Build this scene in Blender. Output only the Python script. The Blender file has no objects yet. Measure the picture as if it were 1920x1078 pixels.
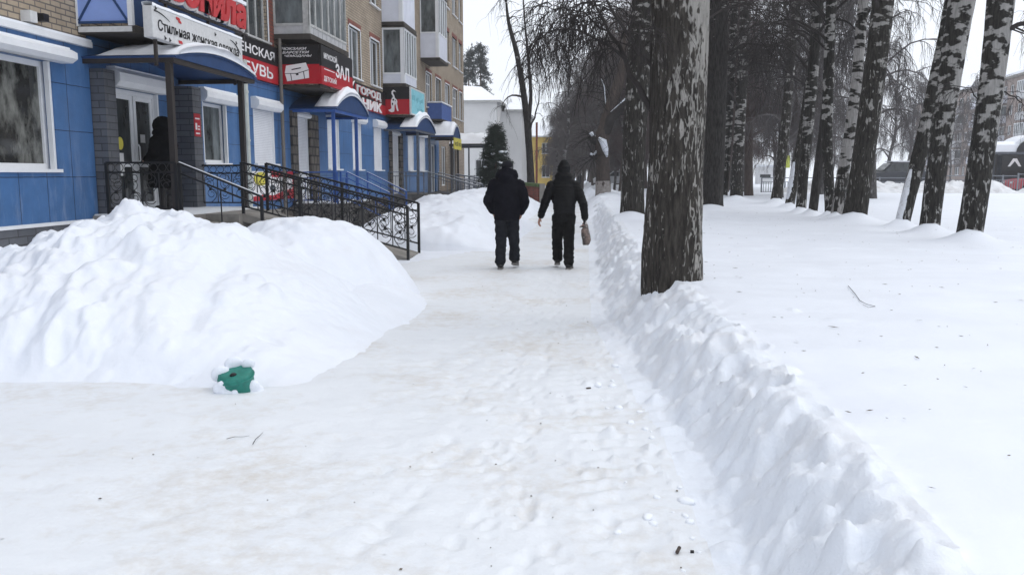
import bpy, math, random
import numpy as np
from mathutils import Vector, Matrix, Euler

# ------------------------------------------------------------------ camera, sky, sun, exposure
C = bpy.context.scene.collection
SC = bpy.context.scene
FPX = 1560.0                      # focal length in photo pixels (photo is 1920 wide)
PITCH = math.atan(212 / FPX)
YAW = math.atan(155 / 1575.0)
CZ = 1.58
cam = bpy.data.cameras.new("camera")
cam.sensor_width = 36.0
cam.lens = 36.0 * FPX / 1920.0
cam.clip_start = 0.05
cam.clip_end = 3000.0
co = bpy.data.objects.new("camera", cam)
co.location = (0, 0, CZ)
co.rotation_euler = (math.pi / 2 - PITCH, 0, YAW)
C.objects.link(co)
SC.camera = co

SUN_EL, SUN_AZ = math.radians(58), math.radians(75)
w = bpy.data.worlds.new("World")
SC.world = w
w.use_nodes = True
nt = w.node_tree
bg = nt.nodes["Background"]
sky = nt.nodes.new("ShaderNodeTexSky")
sky.sky_type = 'NISHITA'
sky.sun_disc = False
sky.sun_elevation = SUN_EL
sky.sun_rotation = SUN_AZ
sky.air_density = 1.0
sky.dust_density = 6.0
sky.ozone_density = 1.5
hs = nt.nodes.new("ShaderNodeHueSaturation")      # overcast: the clouds grey the blue out
hs.inputs["Saturation"].default_value = 0.22
hs.inputs["Value"].default_value = 1.0
nt.links.new(sky.outputs[0], hs.inputs["Color"])
ov = nt.nodes.new("ShaderNodeMix")                # an even cloud deck over the clear sky
ov.data_type = 'RGBA'
ov.inputs[0].default_value = 0.82
ov.inputs[7].default_value = (6.9, 7.3, 7.95, 1)
nt.links.new(hs.outputs[0], ov.inputs[6])
nt.links.new(ov.outputs[2], bg.inputs[0])
bg.inputs[1].default_value = 0.15
sun = bpy.data.lights.new("sun", 'SUN')
sun.energy = 0.5
sun.angle = math.radians(40)
sun.color = (1.0, 0.97, 0.93)
so = bpy.data.objects.new("sun", sun)
d = Vector((math.cos(SUN_EL) * math.sin(SUN_AZ), math.cos(SUN_EL) * math.cos(SUN_AZ), math.sin(SUN_EL)))
so.rotation_euler = d.to_track_quat('Z', 'Y').to_euler()
so.location = (0, 0, 40)
C.objects.link(so)
SC.view_settings.view_transform = 'Standard'
SC.view_settings.look = 'None'
SC.view_settings.exposure = 0.10
SC.view_settings.gamma = 1.0
SC.render.film_transparent = False
SC.cycles.volume_bounces = 3

# ------------------------------------------------------------------ helpers
def ray(x, y):
    a = (x - 960) / FPX; b = (539 - y) / FPX
    fw = math.cos(PITCH) + b * math.sin(PITCH); up = b * math.cos(PITCH) - math.sin(PITCH)
    return (a * math.cos(YAW) - fw * math.sin(YAW), a * math.sin(YAW) + fw * math.cos(YAW), up)

def aX(x, y, X):
    d = ray(x, y); t = X / d[0]
    return Vector((X, t * d[1], CZ + t * d[2]))

def aY(x, y, Y):
    d = ray(x, y); t = Y / d[1]
    return Vector((t * d[0], Y, CZ + t * d[2]))

def aZ(x, y, z):
    d = ray(x, y); t = (z - CZ) / d[2]
    return Vector((t * d[0], t * d[1], z))

def fY(x, X=-8.9):
    return aX(x, 327, X)[1]

# ---- numpy noise
_rng = np.random.RandomState(7)
_perm = np.tile(_rng.permutation(256), 3)
_grad = np.stack([np.cos(np.arange(256) * 2 * np.pi / 256 * 37), np.sin(np.arange(256) * 2 * np.pi / 256 * 37)], 1)

def perlin(x, y):
    x = np.asarray(x, float); y = np.asarray(y, float)
    xi = np.floor(x).astype(int); yi = np.floor(y).astype(int)
    xf = x - xi; yf = y - yi
    u = xf * xf * xf * (xf * (xf * 6 - 15) + 10); v = yf * yf * yf * (yf * (yf * 6 - 15) + 10)
    def g(ix, iy, fx, fy):
        h = _perm[_perm[ix & 255] + (iy & 255)]
        return _grad[h, 0] * fx + _grad[h, 1] * fy
    n00 = g(xi, yi, xf, yf); n10 = g(xi + 1, yi, xf - 1, yf)
    n01 = g(xi, yi + 1, xf, yf - 1); n11 = g(xi + 1, yi + 1, xf - 1, yf - 1)
    return (n00 * (1 - u) + n10 * u) * (1 - v) + (n01 * (1 - u) + n11 * u) * v

def fbm(x, y, o=4, lac=2.03, g=0.5):
    r = 0; a = 1
    for i in range(o):
        r = r + a * perlin(x + 17.3 * i, y - 9.1 * i); x = x * lac; y = y * lac; a *= g
    return r

def billow(x, y, o=3):
    r = 0; a = 1
    for i in range(o):
        r = r + a * np.abs(perlin(x + 31.7 * i, y + 11.9 * i)); x = x * 2.1; y = y * 2.1; a *= .5
    return r

def sstep(a, b, x):
    t = np.clip((x - a) / (b - a), 0, 1)
    return t * t * (3 - 2 * t)

# ---- mesh building
class MB:
    def __init__(s): s.v = []; s.f = []; s.sm = False
    def add(s, vs, fs):
        o = len(s.v); s.v += [tuple(p) for p in vs]; s.f += [tuple(i + o for i in q) for q in fs]; return s
    def box(s, x0, x1, y0, y1, z0, z1):
        if x0 > x1: x0, x1 = x1, x0
        if y0 > y1: y0, y1 = y1, y0
        if z0 > z1: z0, z1 = z1, z0
        return s.add([(x0, y0, z0), (x1, y0, z0), (x1, y1, z0), (x0, y1, z0), (x0, y0, z1), (x1, y0, z1), (x1, y1, z1), (x0, y1, z1)],
              [(3, 2, 1, 0), (4, 5, 6, 7), (0, 1, 5, 4), (1, 2, 6, 5), (2, 3, 7, 6), (3, 0, 4, 7)])
    def bar(s, a, b, wd, ht=None, up=(0, 0, 1)):      # square bar between two points
        a = Vector(a); b = Vector(b); t = (b - a).normalized(); ht = ht or wd
        upv = Vector(up)
        if abs(t.dot(upv)) > .99: upv = Vector((0, 1, 0))
        n = t.cross(upv).normalized(); m = n.cross(t).normalized()
        vs = []
        for p in (a, b):
            for i, j in ((-1, -1), (1, -1), (1, 1), (-1, 1)): vs.append(p + n * i * wd / 2 + m * j * ht / 2)
        return s.add(vs, [(0, 1, 2, 3), (7, 6, 5, 4), (0, 4, 5, 1), (1, 5, 6, 2), (2, 6, 7, 3), (3, 7, 4, 0)])
    def tube(s, pts, r, n=6):
        P = np.array([tuple(p) for p in pts], float)[None]
        R = (np.full((1, P.shape[1]), r) if np.isscalar(r) else np.array(r, float)[None])
        v, f = tubes(P, R, n)
        s.add(v.tolist(), f.tolist())
        k = P.shape[1]
        o = len(s.v) - k * n
        s.f.append(tuple(o + i for i in range(n))[::-1]); s.f.append(tuple(o + (k - 1) * n + i for i in range(n)))
        return s
    def prism(s, poly, a, b):     # closed 3D polygon shifted by vector from a*n to b*n given as function
        n = len(poly)
        vs = [Vector(p) + Vector(a) for p in poly] + [Vector(p) + Vector(b) for p in poly]
        fs = [tuple(range(n))[::-1], tuple(range(n, 2 * n))] + [(i, (i + 1) % n, n + (i + 1) % n, n + i) for i in range(n)]
        return s.add(vs, fs)

def tubes(P, R, n):
    N, K, _ = P.shape
    T = np.gradient(P, axis=1); T /= (np.linalg.norm(T, axis=2, keepdims=True) + 1e-9)
    mean = P[:, -1] - P[:, 0]; mean /= (np.linalg.norm(mean, axis=1, keepdims=True) + 1e-9)
    ref = np.where(np.abs(mean[:, 2:3]) > .8, np.array([[1., 0, 0]]), np.array([[0., 0, 1]]))
    ref = np.repeat(ref[:, None], K, 1)
    A = np.cross(T, ref); A /= (np.linalg.norm(A, axis=2, keepdims=True) + 1e-9)
    B = np.cross(T, A)
    th = np.arange(n) * 2 * np.pi / n
    V = P[:, :, None] + R[:, :, None, None] * (A[:, :, None] * np.cos(th)[None, None, :, None] + B[:, :, None] * np.sin(th)[None, None, :, None])
    idx = np.arange(N * K * n).reshape(N, K, n)
    a = idx[:, :-1]; b = idx[:, 1:]
    F = np.stack([a, np.roll(a, -1, 2), np.roll(b, -1, 2), b], -1).reshape(-1, 4)
    return V.reshape(-1, 3), F

def np_mesh(name, V, F, smooth=True):
    m = bpy.data.meshes.new(name)
    V = np.ascontiguousarray(V, np.float32); F = np.ascontiguousarray(F, np.int32)
    k = F.shape[1]
    m.vertices.add(len(V)); m.vertices.foreach_set("co", V.ravel())
    m.loops.add(F.size); m.loops.foreach_set("vertex_index", F.ravel())
    m.polygons.add(len(F))
    m.polygons.foreach_set("loop_start", np.arange(0, F.size, k, dtype=np.int32))
    m.polygons.foreach_set("loop_total", np.full(len(F), k, np.int32))
    if smooth: m.polygons.foreach_set("use_smooth", np.ones(len(F), bool))
    m.update(calc_edges=True)
    return m

def tag(o, label=None, cat=None, group=None, kind=None):
    if label: o["label"] = label
    if cat: o["category"] = cat
    if group: o["group"] = group
    if kind: o["kind"] = kind
    return o

def thing(name, label, cat, loc=(0, 0, 0), rotz=0, group=None):
    o = bpy.data.objects.new(name, None); C.objects.link(o)
    o.location = loc; o.rotation_euler = (0, 0, rotz); o.empty_display_size = .2
    return tag(o, label, cat, group)

def rootloc(p):
    while p.parent: p = p.parent
    return Vector(p.location)

def link(name, me, mat, parent=None, loc=None):
    o = bpy.data.objects.new(name, me); C.objects.link(o)
    if mat is not None and len(me.materials) == 0: me.materials.append(mat)
    if parent is not None: o.parent = parent
    if loc is not None: o.location = loc
    return o

def obj(name, mb, mat, parent=None, origin=None, local=False, smooth=False, label=None):
    """mb holds world coordinates unless local"""
    off = Vector((0, 0, 0))
    if parent is not None and not local: off = rootloc(parent)
    if parent is None and origin is not None: off = Vector(origin)
    me = bpy.data.meshes.new(name)
    me.from_pydata([(p[0] - off[0], p[1] - off[1], p[2] - off[2]) for p in mb.v], [], mb.f)
    if smooth or mb.sm: me.polygons.foreach_set("use_smooth", np.ones(len(me.polygons), bool))
    me.update()
    o = link(name, me, mat, parent, None if parent is not None else tuple(off))
    if label: o["label"] = label
    return o

def npobj(name, V, F, mat, parent=None, origin=None, local=False, smooth=True):
    off = np.zeros(3)
    if parent is not None and not local: off = np.array(rootloc(parent))
    if parent is None and origin is not None: off = np.array(origin, float)
    me = np_mesh(name, V - off, F, smooth)
    return link(name, me, mat, parent, None if parent is not None else tuple(off))

def bevel(o, wd=.01, seg=2):
    m = o.modifiers.new("bevel", 'BEVEL'); m.width = wd; m.segments = seg; m.limit_method = 'ANGLE'; m.angle_limit = math.radians(40)
    return o

def bake(o):
    """apply modifiers without operators"""
    dg = bpy.context.evaluated_depsgraph_get(); dg.update()
    me = bpy.data.meshes.new_from_object(o.evaluated_get(dg))
    o.modifiers.clear(); o.data = me
    return o

class W:
    """wall frame: u to the right, v up, n outward"""
    def __init__(s, o, u, n): s.o = Vector(o); s.u = Vector(u); s.n = Vector(n); s.z = Vector((0, 0, 1))
    def p(s, u, v, n=0): return s.o + s.u * u + s.z * v + s.n * n
    def box(s, mb, u0, u1, v0, v1, n0, n1):
        a = [s.p(u, v, n) for n in (n0, n1) for v in (v0, v1) for u in (u0, u1)]
        # order: n0v0u0,n0v0u1,n0v1u0,n0v1u1,n1...
        mb.add(a, [(0, 2, 3, 1), (4, 5, 7, 6), (0, 1, 5, 4), (2, 6, 7, 3), (0, 4, 6, 2), (1, 3, 7, 5)])
        return mb
    def frame(s, mb, u0, u1, v0, v1, t, n0, n1):
        s.box(mb, u0, u1, v0, v0 + t, n0, n1); s.box(mb, u0, u1, v1 - t, v1, n0, n1)
        s.box(mb, u0, u0 + t, v0 + t, v1 - t, n0, n1); s.box(mb, u1 - t, u1, v0 + t, v1 - t, n0, n1)
        return mb
    def wall(s, mb, u0, u1, v0, v1, holes, depth, n=0):
        us = sorted({u0, u1} | {min(max(h[i], u0), u1) for h in holes for i in (0, 1)})
        vs = sorted({v0, v1} | {min(max(h[i], v0), v1) for h in holes for i in (2, 3)})
        for i in range(len(us) - 1):
            for j in range(len(vs) - 1):
                cu = (us[i] + us[i + 1]) / 2; cv = (vs[j] + vs[j + 1]) / 2
                if any(h[0] < cu < h[1] and h[2] < cv < h[3] for h in holes): continue
                mb.add([s.p(us[i], vs[j], n), s.p(us[i + 1], vs[j], n), s.p(us[i + 1], vs[j + 1], n), s.p(us[i], vs[j + 1], n)], [(0, 1, 2, 3)])
        for h in holes:
            a, b, c, e = max(h[0], u0), min(h[1], u1), max(h[2], v0), min(h[3], v1)
            if a >= b or c >= e: continue
            q = lambda u, v, k: s.p(u, v, n - k)
            mb.add([q(a, c, 0), q(b, c, 0), q(b, c, depth), q(a, c, depth)], [(0, 1, 2, 3)])
            mb.add([q(a, e, 0), q(b, e, 0), q(b, e, depth), q(a, e, depth)], [(3, 2, 1, 0)])
            mb.add([q(a, c, 0), q(a, e, 0), q(a, e, depth), q(a, c, depth)], [(3, 2, 1, 0)])
            mb.add([q(b, c, 0), q(b, e, 0), q(b, e, depth), q(b, c, depth)], [(0, 1, 2, 3)])
        return mb

# ---- materials
def nmat(name):
    m = bpy.data.materials.new(name); m.use_nodes = True
    n = m.node_tree.nodes; b = n["Principled BSDF"]
    return m, m.node_tree, n, b

def pm(name, col, rough=.7, var=.18, scale=4.0, bump=0.0, bscale=40.0, metal=0.0, dirt=None, spec=.4, stretch=(1, 1, 1)):
    """plain material with two octaves of colour variation, optional dirt or painted reflection colour and bump"""
    m, t, n, b = nmat(name)
    L = t.links.new
    tc = n.new("ShaderNodeTexCoord"); mp = n.new("ShaderNodeMapping"); mp.inputs["Scale"].default_value = stretch
    L(tc.outputs["Object"], mp.inputs[0])
    nz = n.new("ShaderNodeTexNoise"); nz.inputs["Scale"].default_value = scale; nz.inputs["Detail"].default_value = 6; nz.inputs["Roughness"].default_value = .65
    L(mp.outputs[0], nz.inputs["Vector"])
    cr = n.new("ShaderNodeValToRGB"); e = cr.color_ramp.elements
    e[0].position = .3; e[1].position = .72
    c0 = tuple(max(0, c * (1 - var)) for c in col); c1 = tuple(min(1, c * (1 + var)) for c in col)
    e[0].color = (*(dirt or c0), 1); e[1].color = (*c1, 1)
    if dirt:
        k = cr.color_ramp.elements.new(.45); k.color = (*c0, 1)
    L(nz.outputs[0], cr.inputs[0]); L(cr.outputs[0], b.inputs["Base Color"])
    b.inputs["Roughness"].default_value = rough; b.inputs["Metallic"].default_value = metal
    b.inputs["Specular IOR Level"].default_value = spec
    if bump:
        nb = n.new("ShaderNodeTexNoise"); nb.inputs["Scale"].default_value = bscale; nb.inputs["Detail"].default_value = 5
        L(mp.outputs[0], nb.inputs["Vector"])
        bp = n.new("ShaderNodeBump"); bp.inputs["Strength"].default_value = bump; bp.inputs["Distance"].default_value = .02
        L(nb.outputs[0], bp.inputs["Height"]); L(bp.outputs[0], b.inputs["Normal"])
    return m

def brickmat(name, c1, c2, mortar, bw, rh, ms, offset=.5, rough=.85, bump=.4, scalevar=1.2, bias=0.0, dirtmul=.6):
    m, t, n, b = nmat(name); L = t.links.new
    tc = n.new("ShaderNodeTexCoord"); sp = n.new("ShaderNodeSeparateXYZ"); L(tc.outputs["Object"], sp.inputs[0])
    ad = n.new("ShaderNodeMath"); ad.operation = 'ADD'; L(sp.outputs[0], ad.inputs[0]); L(sp.outputs[1], ad.inputs[1])
    cb = n.new("ShaderNodeCombineXYZ"); L(ad.outputs[0], cb.inputs[0]); L(sp.outputs[2], cb.inputs[1])
    br = n.new("ShaderNodeTexBrick"); br.offset = offset; br.inputs["Scale"].default_value = 1
    br.inputs["Brick Width"].default_value = bw; br.inputs["Row Height"].default_value = rh; br.inputs["Mortar Size"].default_value = ms
    br.inputs["Mortar Smooth"].default_value = .2; br.inputs["Bias"].default_value = bias
    br.inputs["Color1"].default_value = (*c1, 1); br.inputs["Color2"].default_value = (*c2, 1); br.inputs["Mortar"].default_value = (*mortar, 1)
    nw = n.new("ShaderNodeTexNoise"); nw.inputs["Scale"].default_value = 6
    L(tc.outputs["Object"], nw.inputs["Vector"])
    mw = n.new("ShaderNodeVectorMath"); mw.operation = 'MULTIPLY_ADD'; mw.inputs[1].default_value = (.012, .012, 0)
    L(nw.outputs["Color"], mw.inputs[0]); L(cb.outputs[0], mw.inputs[2])
    L(mw.outputs[0], br.inputs["Vector"])
    nz = n.new("ShaderNodeTexNoise"); nz.inputs["Scale"].default_value = scalevar; nz.inputs["Detail"].default_value = 8; nz.inputs["Roughness"].default_value = .7
    L(tc.outputs["Object"], nz.inputs["Vector"])
    mr = n.new("ShaderNodeMapRange"); mr.inputs[1].default_value = .3; mr.inputs[2].default_value = .7; mr.inputs[3].default_value = dirtmul; mr.inputs[4].default_value = 1.12
    L(nz.outputs[0], mr.inputs[0])
    mx = n.new("ShaderNodeMix"); mx.data_type = 'RGBA'; mx.blend_type = 'MULTIPLY'; mx.inputs[0].default_value = 1
    L(br.outputs["Color"], mx.inputs[6]); L(mr.outputs[0], mx.inputs[7]); L(mx.outputs[2], b.inputs["Base Color"])
    b.inputs["Roughness"].default_value = rough
    bp = n.new("ShaderNodeBump"); bp.inputs["Strength"].default_value = bump; bp.inputs["Distance"].default_value = .01; bp.invert = True
    L(br.outputs["Fac"], bp.inputs["Height"]); L(bp.outputs[0], b.inputs["Normal"])
    return m

def snowmat(name, col, dirt=None, amount=.5, bscale=30, bump=.25, dscale=9):
    m, t, n, b = nmat(name); L = t.links.new
    tc = n.new("ShaderNodeTexCoord")
    nz = n.new("ShaderNodeTexNoise"); nz.inputs["Scale"].default_value = 1.3; nz.inputs["Detail"].default_value = 8; nz.inputs["Roughness"].default_value = .6
    L(tc.outputs["Object"], nz.inputs["Vector"])
    cr = n.new("ShaderNodeValToRGB"); e = cr.color_ramp.elements; e[0].position = .3; e[1].position = .7
    e[0].color = (*[c * .955 for c in col], 1); e[1].color = (*[min(1, c * 1.02) for c in col], 1)
    L(nz.outputs[0], cr.inputs[0]); out = cr.outputs[0]
    if dirt:
        n2 = n.new("ShaderNodeTexNoise"); n2.inputs["Scale"].default_value = dscale; n2.inputs["Detail"].default_value = 9; n2.inputs["Roughness"].default_value = .72
        L(tc.outputs["Object"], n2.inputs["Vector"])
        n3 = n.new("ShaderNodeTexNoise"); n3.inputs["Scale"].default_value = .9; n3.inputs["Detail"].default_value = 4
        L(tc.outputs["Object"], n3.inputs["Vector"])
        mu = n.new("ShaderNodeMath"); mu.operation = 'MULTIPLY'; L(n2.outputs[0], mu.inputs[0]); L(n3.outputs[0], mu.inputs[1])
        mr = n.new("ShaderNodeMapRange"); mr.inputs[1].default_value = .235; mr.inputs[2].default_value = .42; mr.inputs[3].default_value = 0; mr.inputs[4].default_value = amount
        L(mu.outputs[0], mr.inputs[0])
        mx = n.new("ShaderNodeMix"); mx.data_type = 'RGBA'; L(mr.outputs[0], mx.inputs[0]); L(out, mx.inputs[6]); mx.inputs[7].default_value = (*dirt, 1)
        out = mx.outputs[2]
    L(out, b.inputs["Base Color"]); b.inputs["Roughness"].default_value = .55; b.inputs["Specular IOR Level"].default_value = .25
    nb = n.new("ShaderNodeTexNoise"); nb.inputs["Scale"].default_value = bscale; nb.inputs["Detail"].default_value = 6; nb.inputs["Roughness"].default_value = .7
    L(tc.outputs["Object"], nb.inputs["Vector"])
    bp = n.new("ShaderNodeBump"); bp.inputs["Strength"].default_value = bump; bp.inputs["Distance"].default_value = .02
    L(nb.outputs[0], bp.inputs["Height"]); L(bp.outputs[0], b.inputs["Normal"])
    return m

def barkmat(name, lo, hi, z0, z1, side=0.0, big=.30, hx=3.0, hz=12.0, dark=(.030, .028, .025), white=(.50, .48, .46), vx=16, vz=2.6, moss=False):
    """birch bark: vertical pale flakes low down, horizontal black blotches higher up; lo/hi = thresholds"""
    m, t, n, b = nmat(name); L = t.links.new
    tc = n.new("ShaderNodeTexCoord"); sp = n.new("ShaderNodeSeparateXYZ"); L(tc.outputs["Object"], sp.inputs[0])
    def noise(sx, sz, det=5, rough=.55, off=0, dist=0.0):
        mp = n.new("ShaderNodeMapping"); mp.inputs["Scale"].default_value = (sx, sx, sz); mp.inputs["Location"].default_value = (off, off * 2, 0)
        L(tc.outputs["Object"], mp.inputs[0])
        z = n.new("ShaderNodeTexNoise"); z.inputs["Scale"].default_value = 1; z.inputs["Detail"].default_value = det; z.inputs["Distortion"].default_value = dist; z.inputs["Roughness"].default_value = rough
        L(mp.outputs[0], z.inputs["Vector"]); return z.outputs[0]
    V = noise(vx, vz, 4, .5, 0, 1.1); H = noise(hx, hz, 3, .5, 3); F = noise(30, 5, 6, .6, 7); Lg = noise(2.2, 1.0, 2, .5, 5)
    up = n.new("ShaderNodeMapRange"); up.inputs[1].default_value = z0; up.inputs[2].default_value = z1; L(sp.outputs[2], up.inputs[0])
    bl = n.new("ShaderNodeMix"); bl.data_type = 'FLOAT'; L(up.outputs[0], bl.inputs[0]); L(V, bl.inputs[2]); L(H, bl.inputs[3])
    lg0 = n.new("ShaderNodeMath"); lg0.operation = 'MULTIPLY_ADD'; L(Lg, lg0.inputs[0]); lg0.inputs[1].default_value = big; L(bl.outputs[0], lg0.inputs[2])
    lg = n.new("ShaderNodeMath"); lg.operation = 'MULTIPLY_ADD'; L(sp.outputs[0], lg.inputs[0]); lg.inputs[1].default_value = side; L(lg0.outputs[0], lg.inputs[2])
    th = n.new("ShaderNodeMix"); th.data_type = 'FLOAT'; L(up.outputs[0], th.inputs[0]); th.inputs[2].default_value = lo + big / 2; th.inputs[3].default_value = hi + big / 2
    sb = n.new("ShaderNodeMath"); sb.operation = 'SUBTRACT'; L(lg.outputs[0], sb.inputs[0]); L(th.outputs[0], sb.inputs[1])
    mr = n.new("ShaderNodeMapRange"); mr.inputs[1].default_value = -.022; mr.inputs[2].default_value = .04; L(sb.outputs[0], mr.inputs[0])
    cw = n.new("ShaderNodeValToRGB"); e = cw.color_ramp.elements; e[0].position = .3; e[1].position = .7
    e[0].color = (*[c * .62 for c in white], 1); e[1].color = (*white, 1); L(F, cw.inputs[0])
    cd = n.new("ShaderNodeValToRGB"); e = cd.color_ramp.elements; e[0].position = .35; e[1].position = .75
    e[0].color = (*[c * .45 for c in dark], 1); e[1].color = (*[c * 1.9 for c in dark], 1); L(F, cd.inputs[0])
    mx = n.new("ShaderNodeMix"); mx.data_type = 'RGBA'; L(mr.outputs[0], mx.inputs[0]); L(cd.outputs[0], mx.inputs[6]); L(cw.outputs[0], mx.inputs[7])
    L(mx.outputs[2], b.inputs["Base Color"]); b.inputs["Roughness"].default_value = .85; b.inputs["Specular IOR Level"].default_value = .2
    hgt = n.new("ShaderNodeMath"); hgt.operation = 'MULTIPLY_ADD'; L(V, hgt.inputs[0]); hgt.inputs[1].default_value = 1.2; L(F, hgt.inputs[2])
    bp = n.new("ShaderNodeBump"); bp.inputs["Strength"].default_value = .9; bp.inputs["Distance"].default_value = .03
    L(hgt.outputs[0], bp.inputs["Height"]); L(bp.outputs[0], b.inputs["Normal"])
    return m

def glassmat(name, col, rough=.06, var=.5, scale=1.5):
    m = pm(name, col, rough=rough, var=var, scale=scale, spec=.5)
    return m

M = {}

M['snow'] = snowmat('snow', (.825, .858, .925), bscale=22, bump=.22)
M['snowrough'] = snowmat('snow_bank_rough', (.815, .852, .915), dirt=(.60, .55, .51), amount=.3, bscale=28, bump=.5, dscale=5)
M['path'] = snowmat('snow_trodden', (.785, .81, .845), dirt=(.56, .50, .42), amount=.55, bscale=26, bump=.35, dscale=8)
M['pile'] = snowmat('snow_pile', (.825, .858, .925), dirt=(.72, .71, .72), amount=.25, bscale=16, bump=.3, dscale=4)
M['roofsnow'] = snowmat('snow_roof', (.87, .89, .93), bscale=12, bump=.15)
M['dirtysnow'] = snowmat('snow_dirty', (.72, .73, .75), dirt=(.38, .36, .35), amount=.8, bscale=10, bump=.6, dscale=2.5)
M['brick'] = brickmat('brick_tan', (.44, .36, .265), (.36, .285, .205), (.15, .13, .115), .26, .094, .013, dirtmul=.7)
M['brickfar'] = brickmat('brick_tan_far', (.40, .325, .26), (.33, .26, .20), (.17, .15, .13), .26, .094, .013, dirtmul=.7)
M['brickgrey'] = brickmat('brick_grey', (.085, .09, .105), (.125, .13, .145), (.05, .05, .055), .42, .125, .010, rough=.6, dirtmul=.75)
M['brickred'] = brickmat('brick_red', (.30, .085, .06), (.24, .07, .05), (.10, .07, .06), .26, .094, .010)
M['stone'] = brickmat('stone_rubble', (.20, .17, .14), (.13, .115, .10), (.05, .045, .04), .31, .27, .03, bump=1.0, scalevar=5, dirtmul=.5)
M['blue'] = brickmat('blue_cladding', (.060, .155, .345), (.066, .166, .365), (.014, .032, .085), .68, .77, .008, offset=0, rough=.35, bump=.2, scalevar=1.6, dirtmul=.78)
def grime(m):
    """pale salt splash low on the cladding and vertical runs of dirt"""
    t = m.node_tree; n = t.nodes; L = t.links.new; b = n["Principled BSDF"]
    src = b.inputs["Base Color"].links[0].from_socket
    tc = n.new("ShaderNodeTexCoord"); sp = n.new("ShaderNodeSeparateXYZ"); L(tc.outputs["Object"], sp.inputs[0])
    mp = n.new("ShaderNodeMapping"); mp.inputs["Scale"].default_value = (5, 5, 1.1); L(tc.outputs["Object"], mp.inputs[0])
    nz = n.new("ShaderNodeTexNoise"); nz.inputs["Scale"].default_value = 1; nz.inputs["Detail"].default_value = 9; nz.inputs["Roughness"].default_value = .72; L(mp.outputs[0], nz.inputs["Vector"])
    mr = n.new("ShaderNodeMapRange"); mr.inputs[1].default_value = .50; mr.inputs[2].default_value = .78; mr.inputs[3].default_value = 0; mr.inputs[4].default_value = .62; L(nz.outputs[0], mr.inputs[0])
    zr = n.new("ShaderNodeMapRange"); zr.inputs[1].default_value = 2.4; zr.inputs[2].default_value = .9; zr.inputs[3].default_value = .25; zr.inputs[4].default_value = 1.0; L(sp.outputs[2], zr.inputs[0])
    mu = n.new("ShaderNodeMath"); mu.operation = 'MULTIPLY'; L(mr.outputs[0], mu.inputs[0]); L(zr.outputs[0], mu.inputs[1])
    mx = n.new("ShaderNodeMix"); mx.data_type = 'RGBA'; L(mu.outputs[0], mx.inputs[0]); L(src, mx.inputs[6]); mx.inputs[7].default_value = (.30, .36, .50, 1)
    L(mx.outputs[2], b.inputs["Base Color"])
grime(M['blue'])
M['bluemetal'] = pm('blue_metal', (.019, .055, .155), rough=.45, var=.15)
M['bluepost'] = pm('blue_paint', (.035, .10, .33), rough=.45, var=.12)
M['bluepale'] = pm('pale_blue_panel', (.25, .36, .72), rough=.5, var=.1, scale=2)
M['bluepanel'] = pm('dull_blue_panel', (.07, .13, .36), rough=.5, var=.12)
M['white'] = pm('white_plastic', (.78, .79, .81), rough=.4, var=.05)
M['whitepanel'] = pm('white_panel', (.70, .72, .80), rough=.5, var=.07, scale=2)
M['greyframe'] = pm('weathered_grey_wood', (.46, .46, .45), rough=.8, var=.25, scale=9)
M['greypanel'] = pm('grey_panel', (.47, .47, .48), rough=.8, var=.15, scale=5)
M['shutter'] = brickmat('white_shutter', (.78, .79, .82), (.76, .77, .80), (.55, .56, .60), 9.0, .045, .006, offset=0, rough=.45, bump=.4, dirtmul=.92)
M['shopglass_reflections'] = pm('shop_glass_painted_reflections', (.14, .142, .13), rough=.05, var=.85, scale=3.0, spec=.5, stretch=(1, 1, .5), dirt=(.02, .022, .024))  # reflected trees painted into the pane colour; dark tone belongs to them, no dirt
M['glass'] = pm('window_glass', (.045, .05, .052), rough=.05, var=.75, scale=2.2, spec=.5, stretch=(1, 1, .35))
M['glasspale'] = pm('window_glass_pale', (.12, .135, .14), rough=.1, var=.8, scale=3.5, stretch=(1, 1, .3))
M['concrete'] = pm('concrete', (.24, .225, .205), rough=.9, var=.3, scale=3, bump=.3)
M['concreted'] = pm('dark_concrete', (.10, .095, .09), rough=.9, var=.35, scale=3, bump=.3)
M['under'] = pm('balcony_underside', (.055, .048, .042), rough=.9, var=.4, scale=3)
M['iron'] = pm('black_iron', (.012, .012, .013), rough=.45, var=.2, metal=.2)
M['brownpost'] = pm('dark_brown_post', (.028, .022, .02), rough=.5, var=.2)
M['greyiron'] = pm('grey_iron', (.10, .11, .13), rough=.6, var=.25)
M['red'] = pm('red_sign', (.42, .012, .022), rough=.4, var=.08)
M['redletter'] = pm('red_letter', (.50, .03, .035), rough=.4, var=.08)
M['black'] = pm('black_sign', (.012, .011, .013), rough=.4, var=.2)
M['lettering'] = pm('white_lettering', (.80, .78, .78), rough=.5, var=.05)
M['inklettering'] = pm('black_lettering', (.012, .012, .014), rough=.5, var=.05)
M['signwhite'] = pm('sign_white', (.62, .62, .62), rough=.5, var=.1, scale=12)
M['cyan'] = pm('cyan_sign', (.25, .58, .66), rough=.5, var=.22, scale=3)
M['cyand'] = pm('cyan_lettering', (.11, .36, .42), rough=.5, var=.1)
M['yellow'] = pm('yellow_sign', (.62, .55, .08), rough=.5, var=.1)
M['pipegrey'] = pm('drainpipe_grey', (.16, .145, .13), rough=.7, var=.2)
M['pipe'] = pm('drainpipe', (.52, .54, .50), rough=.6, var=.12)
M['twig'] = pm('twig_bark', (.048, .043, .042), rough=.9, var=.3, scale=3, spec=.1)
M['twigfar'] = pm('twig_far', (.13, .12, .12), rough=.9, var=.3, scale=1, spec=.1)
M['twigred'] = pm('twig_reddish', (.115, .093, .09), rough=.9, var=.3, scale=1, spec=.1)
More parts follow.
